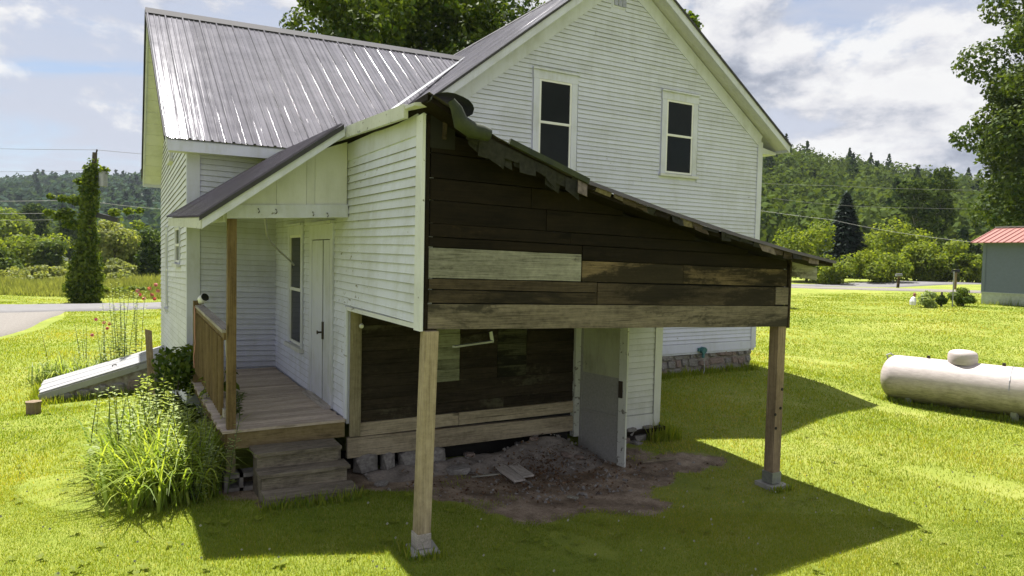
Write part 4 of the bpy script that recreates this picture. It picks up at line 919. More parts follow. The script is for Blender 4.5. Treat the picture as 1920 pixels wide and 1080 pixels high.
tag(sb.build('wood_block', M['post_old']), 'short squat wooden block at the low end of the cellar hatch', 'block')
p = at(285, 706, t=11.4); q = at(278, 617, t=11.4)
tag(MB().hexa([(p[0]-.05, p[1]-.03, p[2]-.3), (p[0]+.05, p[1]-.03, p[2]-.3), (p[0]+.05, p[1]+.03, p[2]-.3), (p[0]-.05, p[1]+.03, p[2]-.3), (q[0]-.05, q[1]-.03, q[2]), (q[0]+.05, q[1]-.03, q[2]-.03), (q[0]+.05, q[1]+.03, q[2]-.03), (q[0]-.05, q[1]+.03, q[2])]).build('wooden_stake', M['post_old']), 'leaning grey wooden stake standing in front of the cellar hatch', 'stake')

# ------------------------------------------------------------------ propane tank
A = Vector(at(1653, 704, t=15.0)); ax = Vector((.30, -.954, 0)).normalized(); TRd = .475; TL = 3.0
A = A+ax*.0; tz = A.z
tank = thing('propane_tank', 'long white propane tank with mossy grimy underside lying on the lawn', 'tank', (A.x, A.y, tz-TRd-.06))
prof = [(0, .0)]+[(TRd*.62*(1-math.cos(a)), TRd*math.sin(a)) for a in np.linspace(.12, math.pi/2, 9)]
prof += [(TL*f, TRd) for f in (.3, .5, .7)]+[(TL-q, r) for q, r in prof[::-1]]
side_ = Vector((-ax.y, ax.x, 0)); tb = MB(); rows = []
for (s, r) in prof:
    rows.append([A+ax*s+side_*(max(r, .002)*math.cos(t))+Vector((0, 0, max(r, .002)*math.sin(t))) for t in np.linspace(0, 2*math.pi, 41)])
tb.grid(rows)
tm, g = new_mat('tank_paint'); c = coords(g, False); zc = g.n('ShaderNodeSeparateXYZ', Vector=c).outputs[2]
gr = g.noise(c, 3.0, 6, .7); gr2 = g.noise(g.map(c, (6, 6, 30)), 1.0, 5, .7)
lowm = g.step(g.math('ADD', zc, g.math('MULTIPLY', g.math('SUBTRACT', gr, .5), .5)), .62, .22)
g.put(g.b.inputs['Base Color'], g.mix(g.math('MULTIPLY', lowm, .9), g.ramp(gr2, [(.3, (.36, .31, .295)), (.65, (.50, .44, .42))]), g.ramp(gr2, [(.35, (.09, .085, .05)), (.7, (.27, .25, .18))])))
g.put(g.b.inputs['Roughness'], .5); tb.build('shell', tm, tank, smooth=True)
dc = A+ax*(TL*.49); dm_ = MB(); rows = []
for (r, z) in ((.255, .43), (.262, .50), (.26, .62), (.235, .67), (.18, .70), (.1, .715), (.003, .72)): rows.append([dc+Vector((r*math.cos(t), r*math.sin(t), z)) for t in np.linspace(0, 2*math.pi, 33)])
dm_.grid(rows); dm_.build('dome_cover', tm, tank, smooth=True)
for f in (.29, .72): MB().tube([A+ax*(TL*f)+Vector((0, 0, TRd-.01)), A+ax*(TL*f)+Vector((0, 0, TRd+.055))], .032, 8).build('fitting', M['iron'], tank)
MB().tube([A+ax*.12+Vector((0, 0, .36)), A+ax*.08+Vector((0, 0, .46)), A+ax*.16+Vector((0, 0, .50)), A+ax*.22+Vector((0, 0, .45))], .016, 6).build('lifting_lug', M['galv'], tank)
for f in (.2, .8):
    for sgn in (-1, 1):
        b0 = A+ax*(TL*f)+side_*(sgn*.27); g0 = gz(b0.x, b0.y)
        MB().box((b0.x-.05, b0.y-.05, g0-.05), (b0.x+.05, b0.y+.05, tz-.36)).build('foot', M['galv'], tank)
MB().tube([A+ax*(TL*.77)+side_*(TRd+.004)*math.cos(t)+Vector((0, 0, (TRd+.004)*math.sin(t))) for t in np.linspace(.3, 3.0, 14)], .008, 5).build('weld_seam', M['galv'], tank)

# ------------------------------------------------------------------ foliage builders
def leaves(centers, radii, n, size, flat=0.35, shell=.45, seed=0):
    r = np.random.default_rng(seed); C_ = np.asarray(centers, float); Rr = np.asarray(radii, float)
    if Rr.ndim == 1: Rr = np.repeat(Rr[:, None], 3, 1)
    w = Rr[:, 0]*Rr[:, 1]; k = r.choice(len(C_), n, p=w/w.sum())
    d = r.normal(size=(n, 3)); d /= np.linalg.norm(d, axis=1)[:, None]
    rr = shell+(1-shell)*r.random(n)**.6; P = C_[k]+d*rr[:, None]*Rr[k]
    nm = d*.8+r.normal(size=(n, 3))*.6+np.array([0, 0, flat]); nm /= np.linalg.norm(nm, axis=1)[:, None]
    u = np.cross(nm, r.normal(size=(n, 3))); u /= np.linalg.norm(u, axis=1)[:, None]; v = np.cross(nm, u)
    s = size*(.6+.8*r.random(n))[:, None]
    Q = np.stack([P-u*s, P+v*s*.62+nm*s*.15, P+u*s, P-v*s*.62+nm*s*.15], 1).reshape(-1, 3)
    return Q, np.clip(.45+.28*r.normal(size=n)+.12*np.sin(k*2.4), 0, 1)
def limb(mb, a, b, r0, r1, n=6):
    a, b = Vector(a), Vector(b); m = (a+b)/2+Vector((random.uniform(-.1, .1), random.uniform(-.1, .1), .06))*(b-a).length*.5
    mb.tube([a, m, b], [r0, (r0+r1)/2, r1], n)
def tree(name, label, base, h, crown_c, crown_r, ncl, nleaf, lsize, mat, group=None, cat='tree', trunk_r=.25, clr=.3, bark='bark', seed=1, limbs=7, keep=None):
    r = np.random.default_rng(seed); base = Vector(base); t = thing(name, label, cat, base, group)
    cc = np.array(crown_c, float); cr = np.array(crown_r, float); cs = []
    while len(cs) < ncl:
        p = r.normal(size=3); p /= np.linalg.norm(p); p = cc+p*cr*(r.random()**.33)*.86
        if keep is None or keep(p): cs.append(p)
    cs = np.array(cs); rad_ = clr*cr.mean()*(.65+.7*r.random(ncl))
    R3 = np.stack([rad_, rad_, rad_*.72], 1)
    Q, tint = leaves(cs, R3, nleaf, lsize, seed=seed+1)
    mb = MB(); top = Vector((cc[0], cc[1], cc[2]))
    mb.tube([base+Vector((0, 0, -.4)), base+Vector((0, 0, .6)), base.lerp(top, .5), top], [trunk_r*1.35, trunk_r, trunk_r*.75, trunk_r*.3], 9)
    for k in range(min(limbs, ncl)): limb(mb, base.lerp(top, .45+.5*r.random()), cs[k], trunk_r*.4, trunk_r*.08, 5)
    mb.build('trunk', M[bark], t)
    mk('crown', arr_mesh('crown', Q-np.array(base), 4, tint), M[mat], t); return t
def pt(px_, py_, t): return Vector(at(px_, py_, t=t))
# big maples
def maple(name, label, px_, t, h, cz, cr, n, seed, keep=None, clr=.27, ls=.16, ncl=60, mat='leaf'):
    b = pt(px_, 500, t); b.z = gz(b.x, b.y)
    return tree(name, label, b, h, (b.x, b.y, b.z+cz), cr, ncl, n, ls, mat, trunk_r=.45, clr=clr, seed=seed, limbs=16, keep=keep)
maple('maple_tree', 'big dark green maple rising behind the house roofs', 800, 42, 19, 13.5, (9.6, 9.6, 7.5), 105000, 3, ncl=130, clr=.22, ls=.155, mat='leaf_maple')
maple('maple_tree', 'bright maple whose leaves peek out right of the main gable', 1218, 40, 16, 12.5, (3.5, 3.5, 4.2), 22000, 5, ls=.15)
maple('maple_tree', 'large maple filling the right edge above the blue house', 2050, 47, 22, 12.8, (9.2, 9.2, 11.6), 135000, 8, ncl=175, clr=.19, ls=.155, mat='leaf_maple')
# conifer
def spruce(name, label, base, h, r0, seed, mat='needles', n=5200, group=None):
    r = np.random.default_rng(seed); base = Vector(base); t = thing(name, label, 'tree', base, group)
    f = r.random(n)**.75; lay = np.floor(f*16)/16; zz = h*(1-f*.93); rr = r0*(f*.9+.04)*(.72+.28*np.cos((f-lay)*16*1.5))*np.sqrt(r.random(n)*.85+.15); a = r.random(n)*6.283
    P = np.stack([rr*np.cos(a), rr*np.sin(a), zz-rr*.25], 1); out = np.stack([np.cos(a), np.sin(a), -.35+.2*r.normal(size=n)], 1)
    s = (.16+.16*r.random(n))[:, None]*h/9; side2 = np.stack([-np.sin(a), np.cos(a), .3*r.normal(size=n)], 1)
    Q = np.stack([P-out*s, P+side2*s*.5, P+out*s*1.2, P-side2*s*.5], 1).reshape(-1, 3)
    mk('crown', arr_mesh('crown', Q, 4, np.clip(r.normal(.5, .25, n), 0, 1)), M[mat], t)
    MB().tube([base+Vector((0, 0, -.3)), base+Vector((0, 0, h*.5)), base+Vector((0, 0, h*.96))], [.2*h/9, .12*h/9, .02], 8).build('trunk', M['bark'], t); return t
spruce('spruce_tree', 'dark conical spruce standing among the bright roadside bushes', pt(1580, 528, 80), 10.3, 4.3, 11, n=7000)
def bush(name, label, px_, py_, t, w, h, seed, mat='leaf_bright', n=2600, ls=.17, group=None, cat='bush', ncl=16, dy=1.0):
    b = pt(px_, py_, t); k = t/FPX
    rx = w*k/2; hh = h*k
    return tree(name, label, b, hh, (b.x, b.y, b.z+hh*.46), (rx, rx*dy, hh*.54), ncl+6, int(n*1.7), ls*max(.6, t/70)*.85, mat, group, cat, trunk_r=.04+.012*hh, clr=.44, seed=seed, limbs=6)
GR = 'bushes along the far side of the road'
bush('roadside_bush', 'bright green bush just right of the main house corner', 1512, 530, 70, 105, 120, 21, group=GR, n=3600)
bush('roadside_bush', 'tall arching bush behind and right of the spruce', 1660, 528, 78, 130, 118, 22, group=GR, n=3800)
bush('roadside_bush', 'round bright bush left of the leaning mailbox', 1640, 530, 68, 110, 66, 23, group=GR, n=3000)
bush('roadside_bush', 'dark-hollowed bush behind the leaning mailbox', 1715, 530, 71, 90, 78, 24, group=GR, n=2600)
bush('roadside_bush', 'rounded bush behind the upright mailbox', 1765, 528, 70, 100, 80, 25, group=GR, n=3000)
bush('roadside_bush', 'last light green bush before the blue house', 1815, 528, 69, 60, 58, 26, group=GR, n=1800)
bush('roadside_bush', 'low bush showing between the lean-to eave and the spruce', 1560, 532, 66, 70, 48, 27, group=GR, n=1600)
for i, (px_, py_, t, w, h, lab) in enumerate(((1715, 500, 100, 75, 175, 'slender pale-stemmed poplar left of its neighbour before the hillside'), (1752, 500, 104, 62, 190, 'tall thin pale-stemmed tree nearest the big right-hand maple'))):
    b = pt(px_, py_, t); k = t/FPX
    tree('poplar_tree', lab, b, h*k, (b.x, b.y, b.z+h*k*.58), (w*k/2, w*k/2, h*k*.46), 22, 2600, .28, 'leaf_wood', 'pale-stemmed poplars', 'tree', trunk_r=.16, clr=.34, bark='birch', seed=31+i, limbs=12)
bush('shrub', 'dense round shrub near the blue house corner', 1805, 571, 34, 42, 32, 41, 'leaf', n=1800, ls=.10, cat='shrub')
bush('shrub', 'loose pale shrub left of the round ones by the white figure', 1738, 576, 33, 32, 30, 42, 'silver', n=900, ls=.11, cat='shrub')
bush('shrub', 'small dark shrub between the loose shrub and the mailbox post', 1765, 571, 33.5, 18, 18, 43, 'leaf_dark', n=700, ls=.09, cat='shrub')
# meadow, hedges and trees on the left
ML = [('meadow_bush', 'leafy tree at the far left picture edge', -10, 545, 75, 70, 90, 'leaf'), ('meadow_bush', 'two-lobed dark bush left of the ivy pole', 62, 520, 95, 120, 88, 'leaf_bright'), ('meadow_bush', 'dark rounded bush just left of the ivy pole', 98, 515, 92, 48, 70, 'leaf'),
      ('meadow_bush', 'yellowish tree rising behind the left bushes', 20, 480, 130, 70, 85, 'leaf_bright'), ('meadow_bush', 'olive tree behind the bushes left of the pole', 55, 470, 150, 55, 90, 'leaf_wood'), ('meadow_bush', 'pale willow-like tree right of the ivy pole', 215, 505, 90, 75, 100, 'meadow'),
      ('meadow_bush', 'second pale tree right of the pole, nearer the house', 255, 500, 95, 70, 95, 'leaf_bright'), ('meadow_bush', 'dark pine-like tree against the house wall edge', 285, 525, 70, 40, 105, 'leaf_dark'), ('meadow_bush', 'grey-green low mound bush right of the pole', 225, 530, 72, 65, 38, 'meadow'),
      ('meadow_bush', 'second grey-green mound below it near the road', 225, 555, 58, 70, 45, 'meadow'), ('meadow_bush', 'low bush on the meadow left of the pole base', 85, 530, 75, 60, 32, 'meadow'), ('meadow_bush', 'broad low grey-green bush in the left meadow', 55, 552, 60, 110, 42, 'meadow'),
      ('meadow_bush', 'low bright bush at the left meadow edge', 5, 560, 56, 70, 45, 'meadow'), ('meadow_bush', 'tall shadowy tree directly behind the ivy pole', 130, 495, 140, 40, 95, 'leaf_wood'), ('meadow_bush', 'bright yellow-green bush beside the pole base', 190, 566, 46, 34, 28, 'leaf_bright'), ('meadow_bush', 'yellow-green bank of leaves beside the roses', 245, 566, 47, 70, 26, 'leaf_bright')]
for i, (nm, lab, px_, py_, t, w, h, m_) in enumerate(ML):
    bush(nm, lab, px_, py_, t, w, h, 60+i, m_, n=2200, ls=.20, group='meadow bushes and trees on the left', cat='tree' if 'tree' in lab else 'bush')
# far low building among the trees
b = pt(131, 480, 150)
bn = thing('far_building', 'low grey-roofed building half hidden beyond the left meadow', 'building', b)
MB().box((b.x-3, b.y, b.z-1), (b.x+3, b.y+5, b.z+1.5)).build('wall', M['trim'], bn)
MB().prism([(b.x-3.4, b.y-.4, b.z+1.5), (b.x-3.4, b.y+5.4, b.z+1.5), (b.x-3.4, b.y+2.5, b.z+3.8)], (6.8, 0, 0)).build('roof', plain('far_roof', (.20, .18, .22), .8), bn)
# ------------------------------------------------------------------ wooded hills
def hill(name, profile, t0, t1, mat_l, ntree, lsz, crown, nq, seed, pine=.2, rows=24):
    """profile: (px, py_top) along the ridge, hill rises from t0 to t1"""
    r = np.random.default_rng(seed); xs = np.array([p[0] for p in profile]); ys = np.array([p[1] for p in profile]); mb = MB(); grid = []
    top = lambda px_: np.interp(px_, xs, ys)
    def hp(px_, f):
        t = t0+(t1-t0)*f; base = at(px_, 0, t=t); zb = gz(0, 80)*.0-1.0
        ztop = float(at(px_, top(px_), t=t1)[2])-crown*1.4
        s = f*f*(3-2*f)*.6+.4*f
        return np.array([base[0], base[1], zb+(ztop-zb)*s])
    cols = np.linspace(xs[0], xs[-1], 70)
    for f in np.linspace(0, 1.25, rows): grid.append([hp(c, min(f, 1))+(np.array([FW[0], FW[1], -.15])*max(0, f-1)*t1 if f > 1 else 0) for c in cols])
    mb.grid(grid); o = mb.build(name, M['floor'], smooth=True); tag(o, kind='structure')
    Q, T = [], []
    for i in range(ntree):
        f = r.random()**.8; c = r.uniform(xs[0], xs[-1]); p = hp(c, f); R_ = crown*(.6+.7*r.random()); n = nq
        d = r.normal(size=(n, 3)); d /= np.linalg.norm(d, axis=1)[:, None]
        if r.random() < pine:
            hh = R_*2.5; q = r.random(n); P = np.stack([R_*1.1*q*d[:, 0], R_*.75*q*d[:, 1], hh*(1.05-q)], 1)+p; base_t = .12
        else:
            P = p+np.array([0, 0, R_*1.1])+d*np.array([R_, R_, R_*1.05])*(.7+.3*r.random(n))[:, None]*(1+.22*np.sin(d[:, :1]*7+i)*np.sin(d[:, 1:2]*6+2*i)); base_t = .35+.4*r.random()
        nm = d+r.normal(size=(n, 3))*.45; nm /= np.linalg.norm(nm, axis=1)[:, None]
        u = np.cross(nm, r.normal(size=(n, 3))); u /= np.linalg.norm(u, axis=1)[:, None]; v = np.cross(nm, u); s = (lsz*(.6+.8*r.random(n)))[:, None]
        Q.append(np.stack([P-u*s, P+v*s*.8, P+u*s, P-v*s*.8], 1).reshape(-1, 3)); T.append(np.clip(base_t+.16*r.normal(size=n), 0, 1))
    o = mk(name+'_forest', arr_mesh('forest', np.concatenate(Q), 4, np.concatenate(T)), M[mat_l]); tag(o, kind='stuff')
M['floor'] = plain('forest_floor', (.03, .045, .015), .95)
hill('hillside', [(850, 330), (1100, 300), (1400, 292), (1500, 296), (1560, 312), (1650, 326), (1780, 345), (1900, 362), (2100, 380), (2400, 400)], 105, 330, 'leaf_wood', 1600, .62, 5.2, 220, 91, .10)
hill('far_hill', [(-700, 345), (-300, 340), (0, 342), (100, 336), (200, 338), (300, 333), (420, 340), (700, 345), (1000, 350)], 260, 900, 'leaf_far', 2600, 1.9, 6.5, 52, 92, .15)
# tree belt across the valley on the left
V_, T_ = [], []
r = np.random.default_rng(5)
for i in range(150):
    px_ = r.uniform(-250, 420); t = r.uniform(150, 240); b = np.array(at(px_, 0, t=t)); b[2] = -2.0; R_ = 3.0+2.5*r.random(); n = 90
    d = r.normal(size=(n, 3)); d /= np.linalg.norm(d, axis=1)[:, None]; P = b+np.array([0, 0, R_*1.2])+d*np.array([R_, R_, R_*1.25])*(.7+.3*r.random(n))[:, None]
    u = np.cross(d, r.normal(size=(n, 3))); u /= np.linalg.norm(u, axis=1)[:, None]; v = np.cross(d, u); s = (.7*(.6+.8*r.random(n)))[:, None]
    V_.append(np.stack([P-u*s, P+v*s*.8, P+u*s, P-v*s*.8], 1).reshape(-1, 3)); T_.append(np.clip(.2+.6*r.random()+.15*r.normal(size=n), 0, 1))
tag(mk('valley_treeline', arr_mesh('treeline', np.concatenate(V_), 4, np.concatenate(T_)), M['leaf_wood']), kind='stuff')

# ------------------------------------------------------------------ blue house with red roof
BX, BY = 39.1, 19.1
bh = thing('blue_house', 'blue clapboard house with red metal roof and pale skirting at right edge', 'house', (BX, BY, .6))
M['blue'] = plain('blue_siding', (.135, .165, .225), .6, var=.1); M['redroof'] = plain('red_metal', (.27, .10, .08), .6, .0, var=.2); M['skirt'] = plain('pale_skirting', (.42, .46, .44), .7)
bw_ = MB().box((BX+.03, BY-13, 1.25), (BX+4.3, BY, 3.78)).build('wall', M['blue'], bh)
zz = 1.26
while zz < 3.74:
    MB().hexa([(BX, BY-13, zz), (BX, BY, zz), (BX+.029, BY, zz), (BX+.029, BY-13, zz), (BX+.015, BY-13, zz+.16), (BX+.015, BY, zz+.16), (BX+.029, BY, zz+.16), (BX+.029, BY-13, zz+.16)]).build('clapboard', M['blue'], bw_); zz += .163
MB().box((BX-.02, BY-.14, 1.25), (BX-.001, BY+.02, 3.76)).build('corner_board', M['blue'], bh)
for k in range(13): MB().box((BX+.02, BY-(k+1)*1.0+.006, .2), (BX+.05, BY-k*1.0, 1.245)).build('skirting_panel', M['skirt'], bh)
MB().box((BX-.03, BY-13, 1.20), (BX+.02, BY+.02, 1.26)).build('trim_strip', M['skirt'], bh)
rf = MB().prism([(BX-.35, BY+.4, 3.78), (BX+2.15, BY+.4, 4.62), (BX+4.65, BY+.4, 3.78)], (0, -14, 0)).build('roof', M['skirt'], bh)
for k in range(15):
    y1 = BY+.42-k*.93; MB().hexa([(BX-.45, y1-.92, 3.77), (BX-.45, y1, 3.77), (BX+2.15, y1, 4.645), (BX+2.15, y1-.92, 4.645), (BX-.45, y1-.92, 3.80), (BX-.45, y1, 3.80), (BX+2.15, y1, 4.675), (BX+2.15, y1-.92, 4.675)]).build('roof_sheet', M['redroof'], rf)
    for q in range(3): MB().bar((BX-.46, y1-.02-q*.3, 3.815), (BX+2.15, y1-.02-q*.3, 4.69), .05, .035).build('rib', M['redroof'], rf)
MB().box((BX+1.95, BY-13.5, 4.66), (BX+2.35, BY+.45, 4.72)).build('ridge_cap', M['skirt'], rf)
# mailboxes
def mailbox(name, label, px_, py_, t, hpx, mat, pmat, lean=0.0, n=1, yaw=0.0, pr2=.06):
    b = pt(px_, py_, t); h = hpx*t/FPX; th = thing(name, label, 'mailbox', b, 'roadside mailboxes')
    topv = b+Vector((lean*h, 0, h))
    MB().tube([b+Vector((0, 0, -.3)), topv], pr2, 7).build('post', M[pmat], th)
    u = Vector((math.cos(yaw), math.sin(yaw), 0)); w = Vector((-u.y, u.x, 0)); mb = MB()
    sec = [(-.09, 0), (.09, 0), (.09, .12), (.06, .19), (0, .215), (-.06, .19), (-.09, .12)]
    mb.prism([topv-u*.27+w*a+Vector((0, 0, z)) for a, z in sec], u*.54); mb.build('box', M[mat], th)
    MB().prism([topv-u*.285+w*a*1.06+Vector((0, 0, z*1.03)) for a, z in sec], u*.014).build('door', M[mat], th)
    MB().box(tuple(topv+w*.1+Vector((-.01, -.01, .1))), tuple(topv+w*.1+Vector((.01, .01, .28)))).build('flag', M['redroof'], th)
mailbox('mailbox', 'dark mailbox leaning on a reddish post by the drive', 1683, 537, 55, 19, 'galv', 'redpost' if 'redpost' in M else 'amber', .14, yaw=-.3, pr2=.11)
mailbox('mailbox', 'black mailbox on an upright grey post by the road', 1791, 537, 52, 26, 'blackp', 'post_old', 0, yaw=-.55, pr2=.09)
b = pt(1786, 570, 33)
tag(MB().tube([b+Vector((0, 0, -.2)), b+Vector((0, 0, 1.55))], .03, 6).build('thin_pole', M['galv']), 'thin grey pole standing beside the round shrub', 'pole')
b = pt(1711, 572, 33); lg = thing('garden_figure', 'small white garden figure with reddish top before the loose shrub', 'ornament', b)
MB().tube([b, b+Vector((.02, 0, .16)), b+Vector((.05, 0, .34)), b+Vector((.06, 0, .40))], [.14, .16, .10, .03], 8).build('body', M['white_plain'], lg)
MB().tube([b+Vector((.1, 0, .32)), b+Vector((.13, 0, .52)), b+Vector((.13, 0, .6))], [.05, .07, .02], 8).build('top', M['redroof'], lg)

# ------------------------------------------------------------------ ivy-covered pole and wires
pb = pt(160, 570, 41); ptp = pt(178, 286, 41)
pole = thing('utility_pole', 'utility pole smothered in climbing ivy beside the road', 'utility pole', pb)
MB().tube([pb+Vector((0, 0, -.5)), pb.lerp(ptp, .5), ptp], [.19, .16, .13], 10).build('shaft', M['bark'], pole)
MB().tube([ptp+Vector((.06, 0, -.05)), ptp+Vector((.1, 0, .12)), ptp+Vector((.1, 0, .2))], [.03, .05, .03], 8).build('insulator', M['iron'], pole)
q = pt(193, 335, 41); MB().tube([q+Vector((0, 0, -.45)), q+Vector((0, 0, .42)), q+Vector((0, 0, .5))], [.24, .24, .1], 12).build('transformer', M['galv'], pole)
a_ = pt(182, 403, 41); MB().bar(a_, pt(222, 413, 41), .2, .28).build('cable_box', M['blackp'], pole)
cs, rs_ = [], []
for f, w in ((0, .8), (.05, .95), (.1, 1.0), (.17, 1.0), (.24, .9), (.3, .76), (.36, .66), (.42, .58), (.48, .52), (.55, .5), (.6, .5), (.66, .54), (.7, .52), (.75, .52), (.8, .54), (.85, .48), (.9, .36)):
    c_ = pb.lerp(ptp, f); cs.append(c_+Vector((random.uniform(-.1, .1)-.1, 0, .1))); rs_.append((w*1.05, w*1.05, .6))
for px_, py_, w in ((140, 375, .45), (118, 372, .3), (95, 368, .22), (135, 420, .5), (110, 405, .4), (90, 398, .3), (125, 400, .5), (215, 398, .35), (240, 396, .3), (262, 395, .25), (195, 320, .35), (150, 340, .3), (165, 315, .3)):
    cs.append(pt(px_, py_, 41)); rs_.append((w, w, w*.7))
Q, T = leaves([tuple(c) for c in cs], rs_, 15000, .10, seed=77, shell=.15); mk('ivy', arr_mesh('ivy', Q-np.array(pb), 4, T), leafy('ivy_leaves', (.03, .065, .008), (.15, .20, .022), .42), pole)
def wire(label, p, r=.014, sag=.3, mat='wire'):
    P_ = [Vector(at(x, y, t=t)) for x, y, t in p]; fine = []
    for a, b in zip(P_[:-1], P_[1:]):
        for k in range(13): f = k/12; fine.append(a.lerp(b, f)-Vector((0, 0, sag*4*f*(1-f))))
    tag(MB().tube(fine, r, 5).build('overhead_wire', M[mat]), label, 'wire', 'overhead wires')
wire('topmost thin wire running left from the ivy pole top', [(-300, 268, 46), (181, 281, 41)], .012, .1)
wire('thin wire running right from the pole top towards the house', [(181, 281, 41), (420, 296, 60)], .012, .1)
wire('thin wire just above the far left hill crest', [(-300, 318, 46), (160, 320, 41)], .01, .1)
wire('thick cable crossing the left hill at mid height', [(-300, 366, 46), (150, 375, 41), (420, 396, 60)], .014, .2, 'wire_pale')
wire('lower cable crossing left of the ivy pole', [(-300, 392, 46), (150, 399, 41)], .012, .15, 'wire_pale')
wire('lowest thin wire left of the ivy pole', [(-300, 410, 46), (150, 411, 41)], .015, .1)
wire('long wire crossing the right hillside below its crest', [(1180, 318, 60), (1560, 348, 62), (2100, 352, 60)], .009, .3, 'wire_pale')
wire('thin wire under the long one near the right maple', [(1450, 372, 60), (1720, 390, 62), (2100, 384, 60)], .009, .2, 'wire_pale')
wire('service cable sloping down to the blue house eave', [(1300, 372, 60), (1560, 412, 52), (1834, 455, 36.5)], .008, .15, 'wire_pale')

# ------------------------------------------------------------------ plants round the porch
def strap_clump(name, label, base, n, L, seed, mat='lily', spread=1.0, wid=.013, group=None):
    r = np.random.default_rng(seed); b = Vector(base); t = thing(name, label, 'plant', b, group); Q, T = [], []
    for i in range(n):
        a = r.random()*6.283; l = L*(.6+.5*r.random()); w = wid*(.7+.6*r.random()); o = np.array([r.normal()*.14, r.normal()*.14, 0])*spread
        d = np.array([math.cos(a), math.sin(a), 0]); s_ = np.array([-math.sin(a), math.cos(a), 0]); lean = .25+.55*r.random(); pts = []
        for k in range(6):
            f = k/5; pts.append(o+d*(l*lean*(f**1.4))+np.array([0, 0, l*(f*.95-lean*.85*f**2.6)]))
        tv = r.random()
        for k in range(5):
            w0, w1 = w*(1-.9*(k/5)**2), w*(1-.9*((k+1)/5)**2)
            Q += [pts[k]-s_*w0, pts[k]+s_*w0, pts[k+1]+s_*w1, pts[k+1]-s_*w1]; T.append(tv)
    mk('leaves', arr_mesh('leaves', np.array(Q), 4, T), M[mat], t); return t
def stem_plant(name, label, base, nst, H_, seed, mat='silver', spread=.25, ls=.07, group=None, nl=34):
    r = np.random.default_rng(seed); b = Vector(base); t = thing(name, label, 'plant', b, group); Q, T = [], []; st = MB()
    for i in range(nst):
        o = Vector((r.normal()*spread, r.normal()*spread, 0)); h = H_*(.7+.4*r.random()); le = Vector((r.normal()*.12, r.normal()*.12, 0))
        st.tube([b+o, b+o+le*.4+Vector((0, 0, h*.5)), b+o+le+Vector((0, 0, h))], [.007, .006, .003], 5)
        for k in range(nl):
            f = .12+.88*k/nl; c_ = np.array(o+le*f+Vector((0, 0, h*f))); a = k*2.4+r.random(); d = np.array([math.cos(a), math.sin(a), .15+.4*r.random()]); s_ = np.array([-math.sin(a), math.cos(a), 0]); l = ls*(1.25-.7*f)*(.8+.4*r.random())*1.5; w = l*.24
            Q += [c_, c_+d*l*.5+s_*w, c_+d*l*np.array([1, 1, .5]), c_+d*l*.5-s_*w]; T.append(np.clip(.3+.5*f+.2*r.normal(), 0, 1))
    mk('leaves', arr_mesh('leaves', np.array(Q), 4, T), M[mat], t); st.build('stems', M['lily_stem'], t); return t
M['lily_stem'] = plain('green_stem', (.07, .10, .03), .6)
def broad_plant(name, label, base, n, L, seed, mat='lily', wid=.4, group=None):
    r = np.random.default_rng(seed); b = Vector(base); t = thing(name, label, 'plant', b, group); Q, T = [], []; st = MB()
    for i in range(n):
        a = r.random()*6.283; d = np.array([math.cos(a), math.sin(a), 0]); s_ = np.array([-math.sin(a), math.cos(a), 0]); l = L*(.7+.5*r.random()); h = L*(.4+1.1*r.random()); p0 = d*L*.3+np.array([0, 0, h])
        st.tube([b, b+Vector(p0*.6), b+Vector(p0)], .006, 5)
        rows = []
        for k in range(5):
            f = k/4; w = l*wid*math.sin(math.pi*(.08+.9*f))**.8; c_ = p0+d*l*f+np.array([0, 0, .25*l*f-.5*l*f*f]); rows.append((c_-s_*w+np.array([0, 0, w*.3]), c_, c_+s_*w+np.array([0, 0, w*.3])))
        tv = r.random()
        for k in range(4):
            for e in (0, 1): Q += [rows[k][e], rows[k][e+1], rows[k+1][e+1], rows[k+1][e]]; T.append(tv)
    mk('leaves', arr_mesh('leaves', np.array(Q), 4, T), M[mat], t); st.build('stems', M['lily_stem'], t); return t
def G3(x, y, dz=0): return (x, y, gz(x, y)+dz)
GB = 'plants in the bed beside the porch'
strap_clump('daylily_clump', 'large arching strap-leaved clump at the front of the porch bed', G3(.42, 7.85), 520, .9, 1, group=GB, spread=1.3)
strap_clump('daylily_clump', 'arching strap-leaved clump on the lawn side of the bed', G3(.2, 8.5), 430, .9, 2, group=GB, spread=1.2)
strap_clump('daylily_clump', 'upright strap-leaved clump close to the deck edge', G3(.62, 8.3), 400, 1.05, 3, group=GB, spread=1.3)
strap_clump('daylily_clump', 'strap-leaved clump in the middle of the porch bed', G3(.42, 9.1), 400, 1.0, 4, group=GB, spread=1.5)
strap_clump('daylily_clump', 'thin grassy clump at the far end of the bed by the hatch', G3(.25, 9.9), 360, .95, 5, group=GB, spread=1.4)
stem_plant('leafy_stem_plant', 'pale leafy stems at the deck corner of the bed', G3(.72, 7.75), 16, .75, 6, spread=.14, group=GB, ls=.055)
stem_plant('leafy_stem_plant', 'tall pale leafy stems rising behind the broad leaves', G3(.22, 9.25), 14, .9, 7, spread=.22, group=GB)
stem_plant('leafy_stem_plant', 'leafy stems in the centre of the porch bed', G3(.55, 8.8), 16, .95, 8, spread=.22, group=GB)
stem_plant('leafy_stem_plant', 'leafy stems by the middle of the deck side', G3(.72, 9.6), 16, .95, 9, spread=.22, group=GB, mat='lily')
broad_plant('broadleaf_plant', 'broad pale-leaved plant on the lawn side of the porch bed', G3(.02, 9.0), 14, .25, 10, mat='silver', group=GB)
broad_plant('broadleaf_plant', 'yellow-green broad-leaved plant at the far end of the porch bed', G3(.5, 10.5), 22, .3, 11, group=GB)
stem_plant('leafy_stem_plant', 'bright ferny stems at the back of the porch bed', G3(.25, 10.6), 12, 1.0, 12, spread=.22, group=GB, mat='lily', ls=.09)
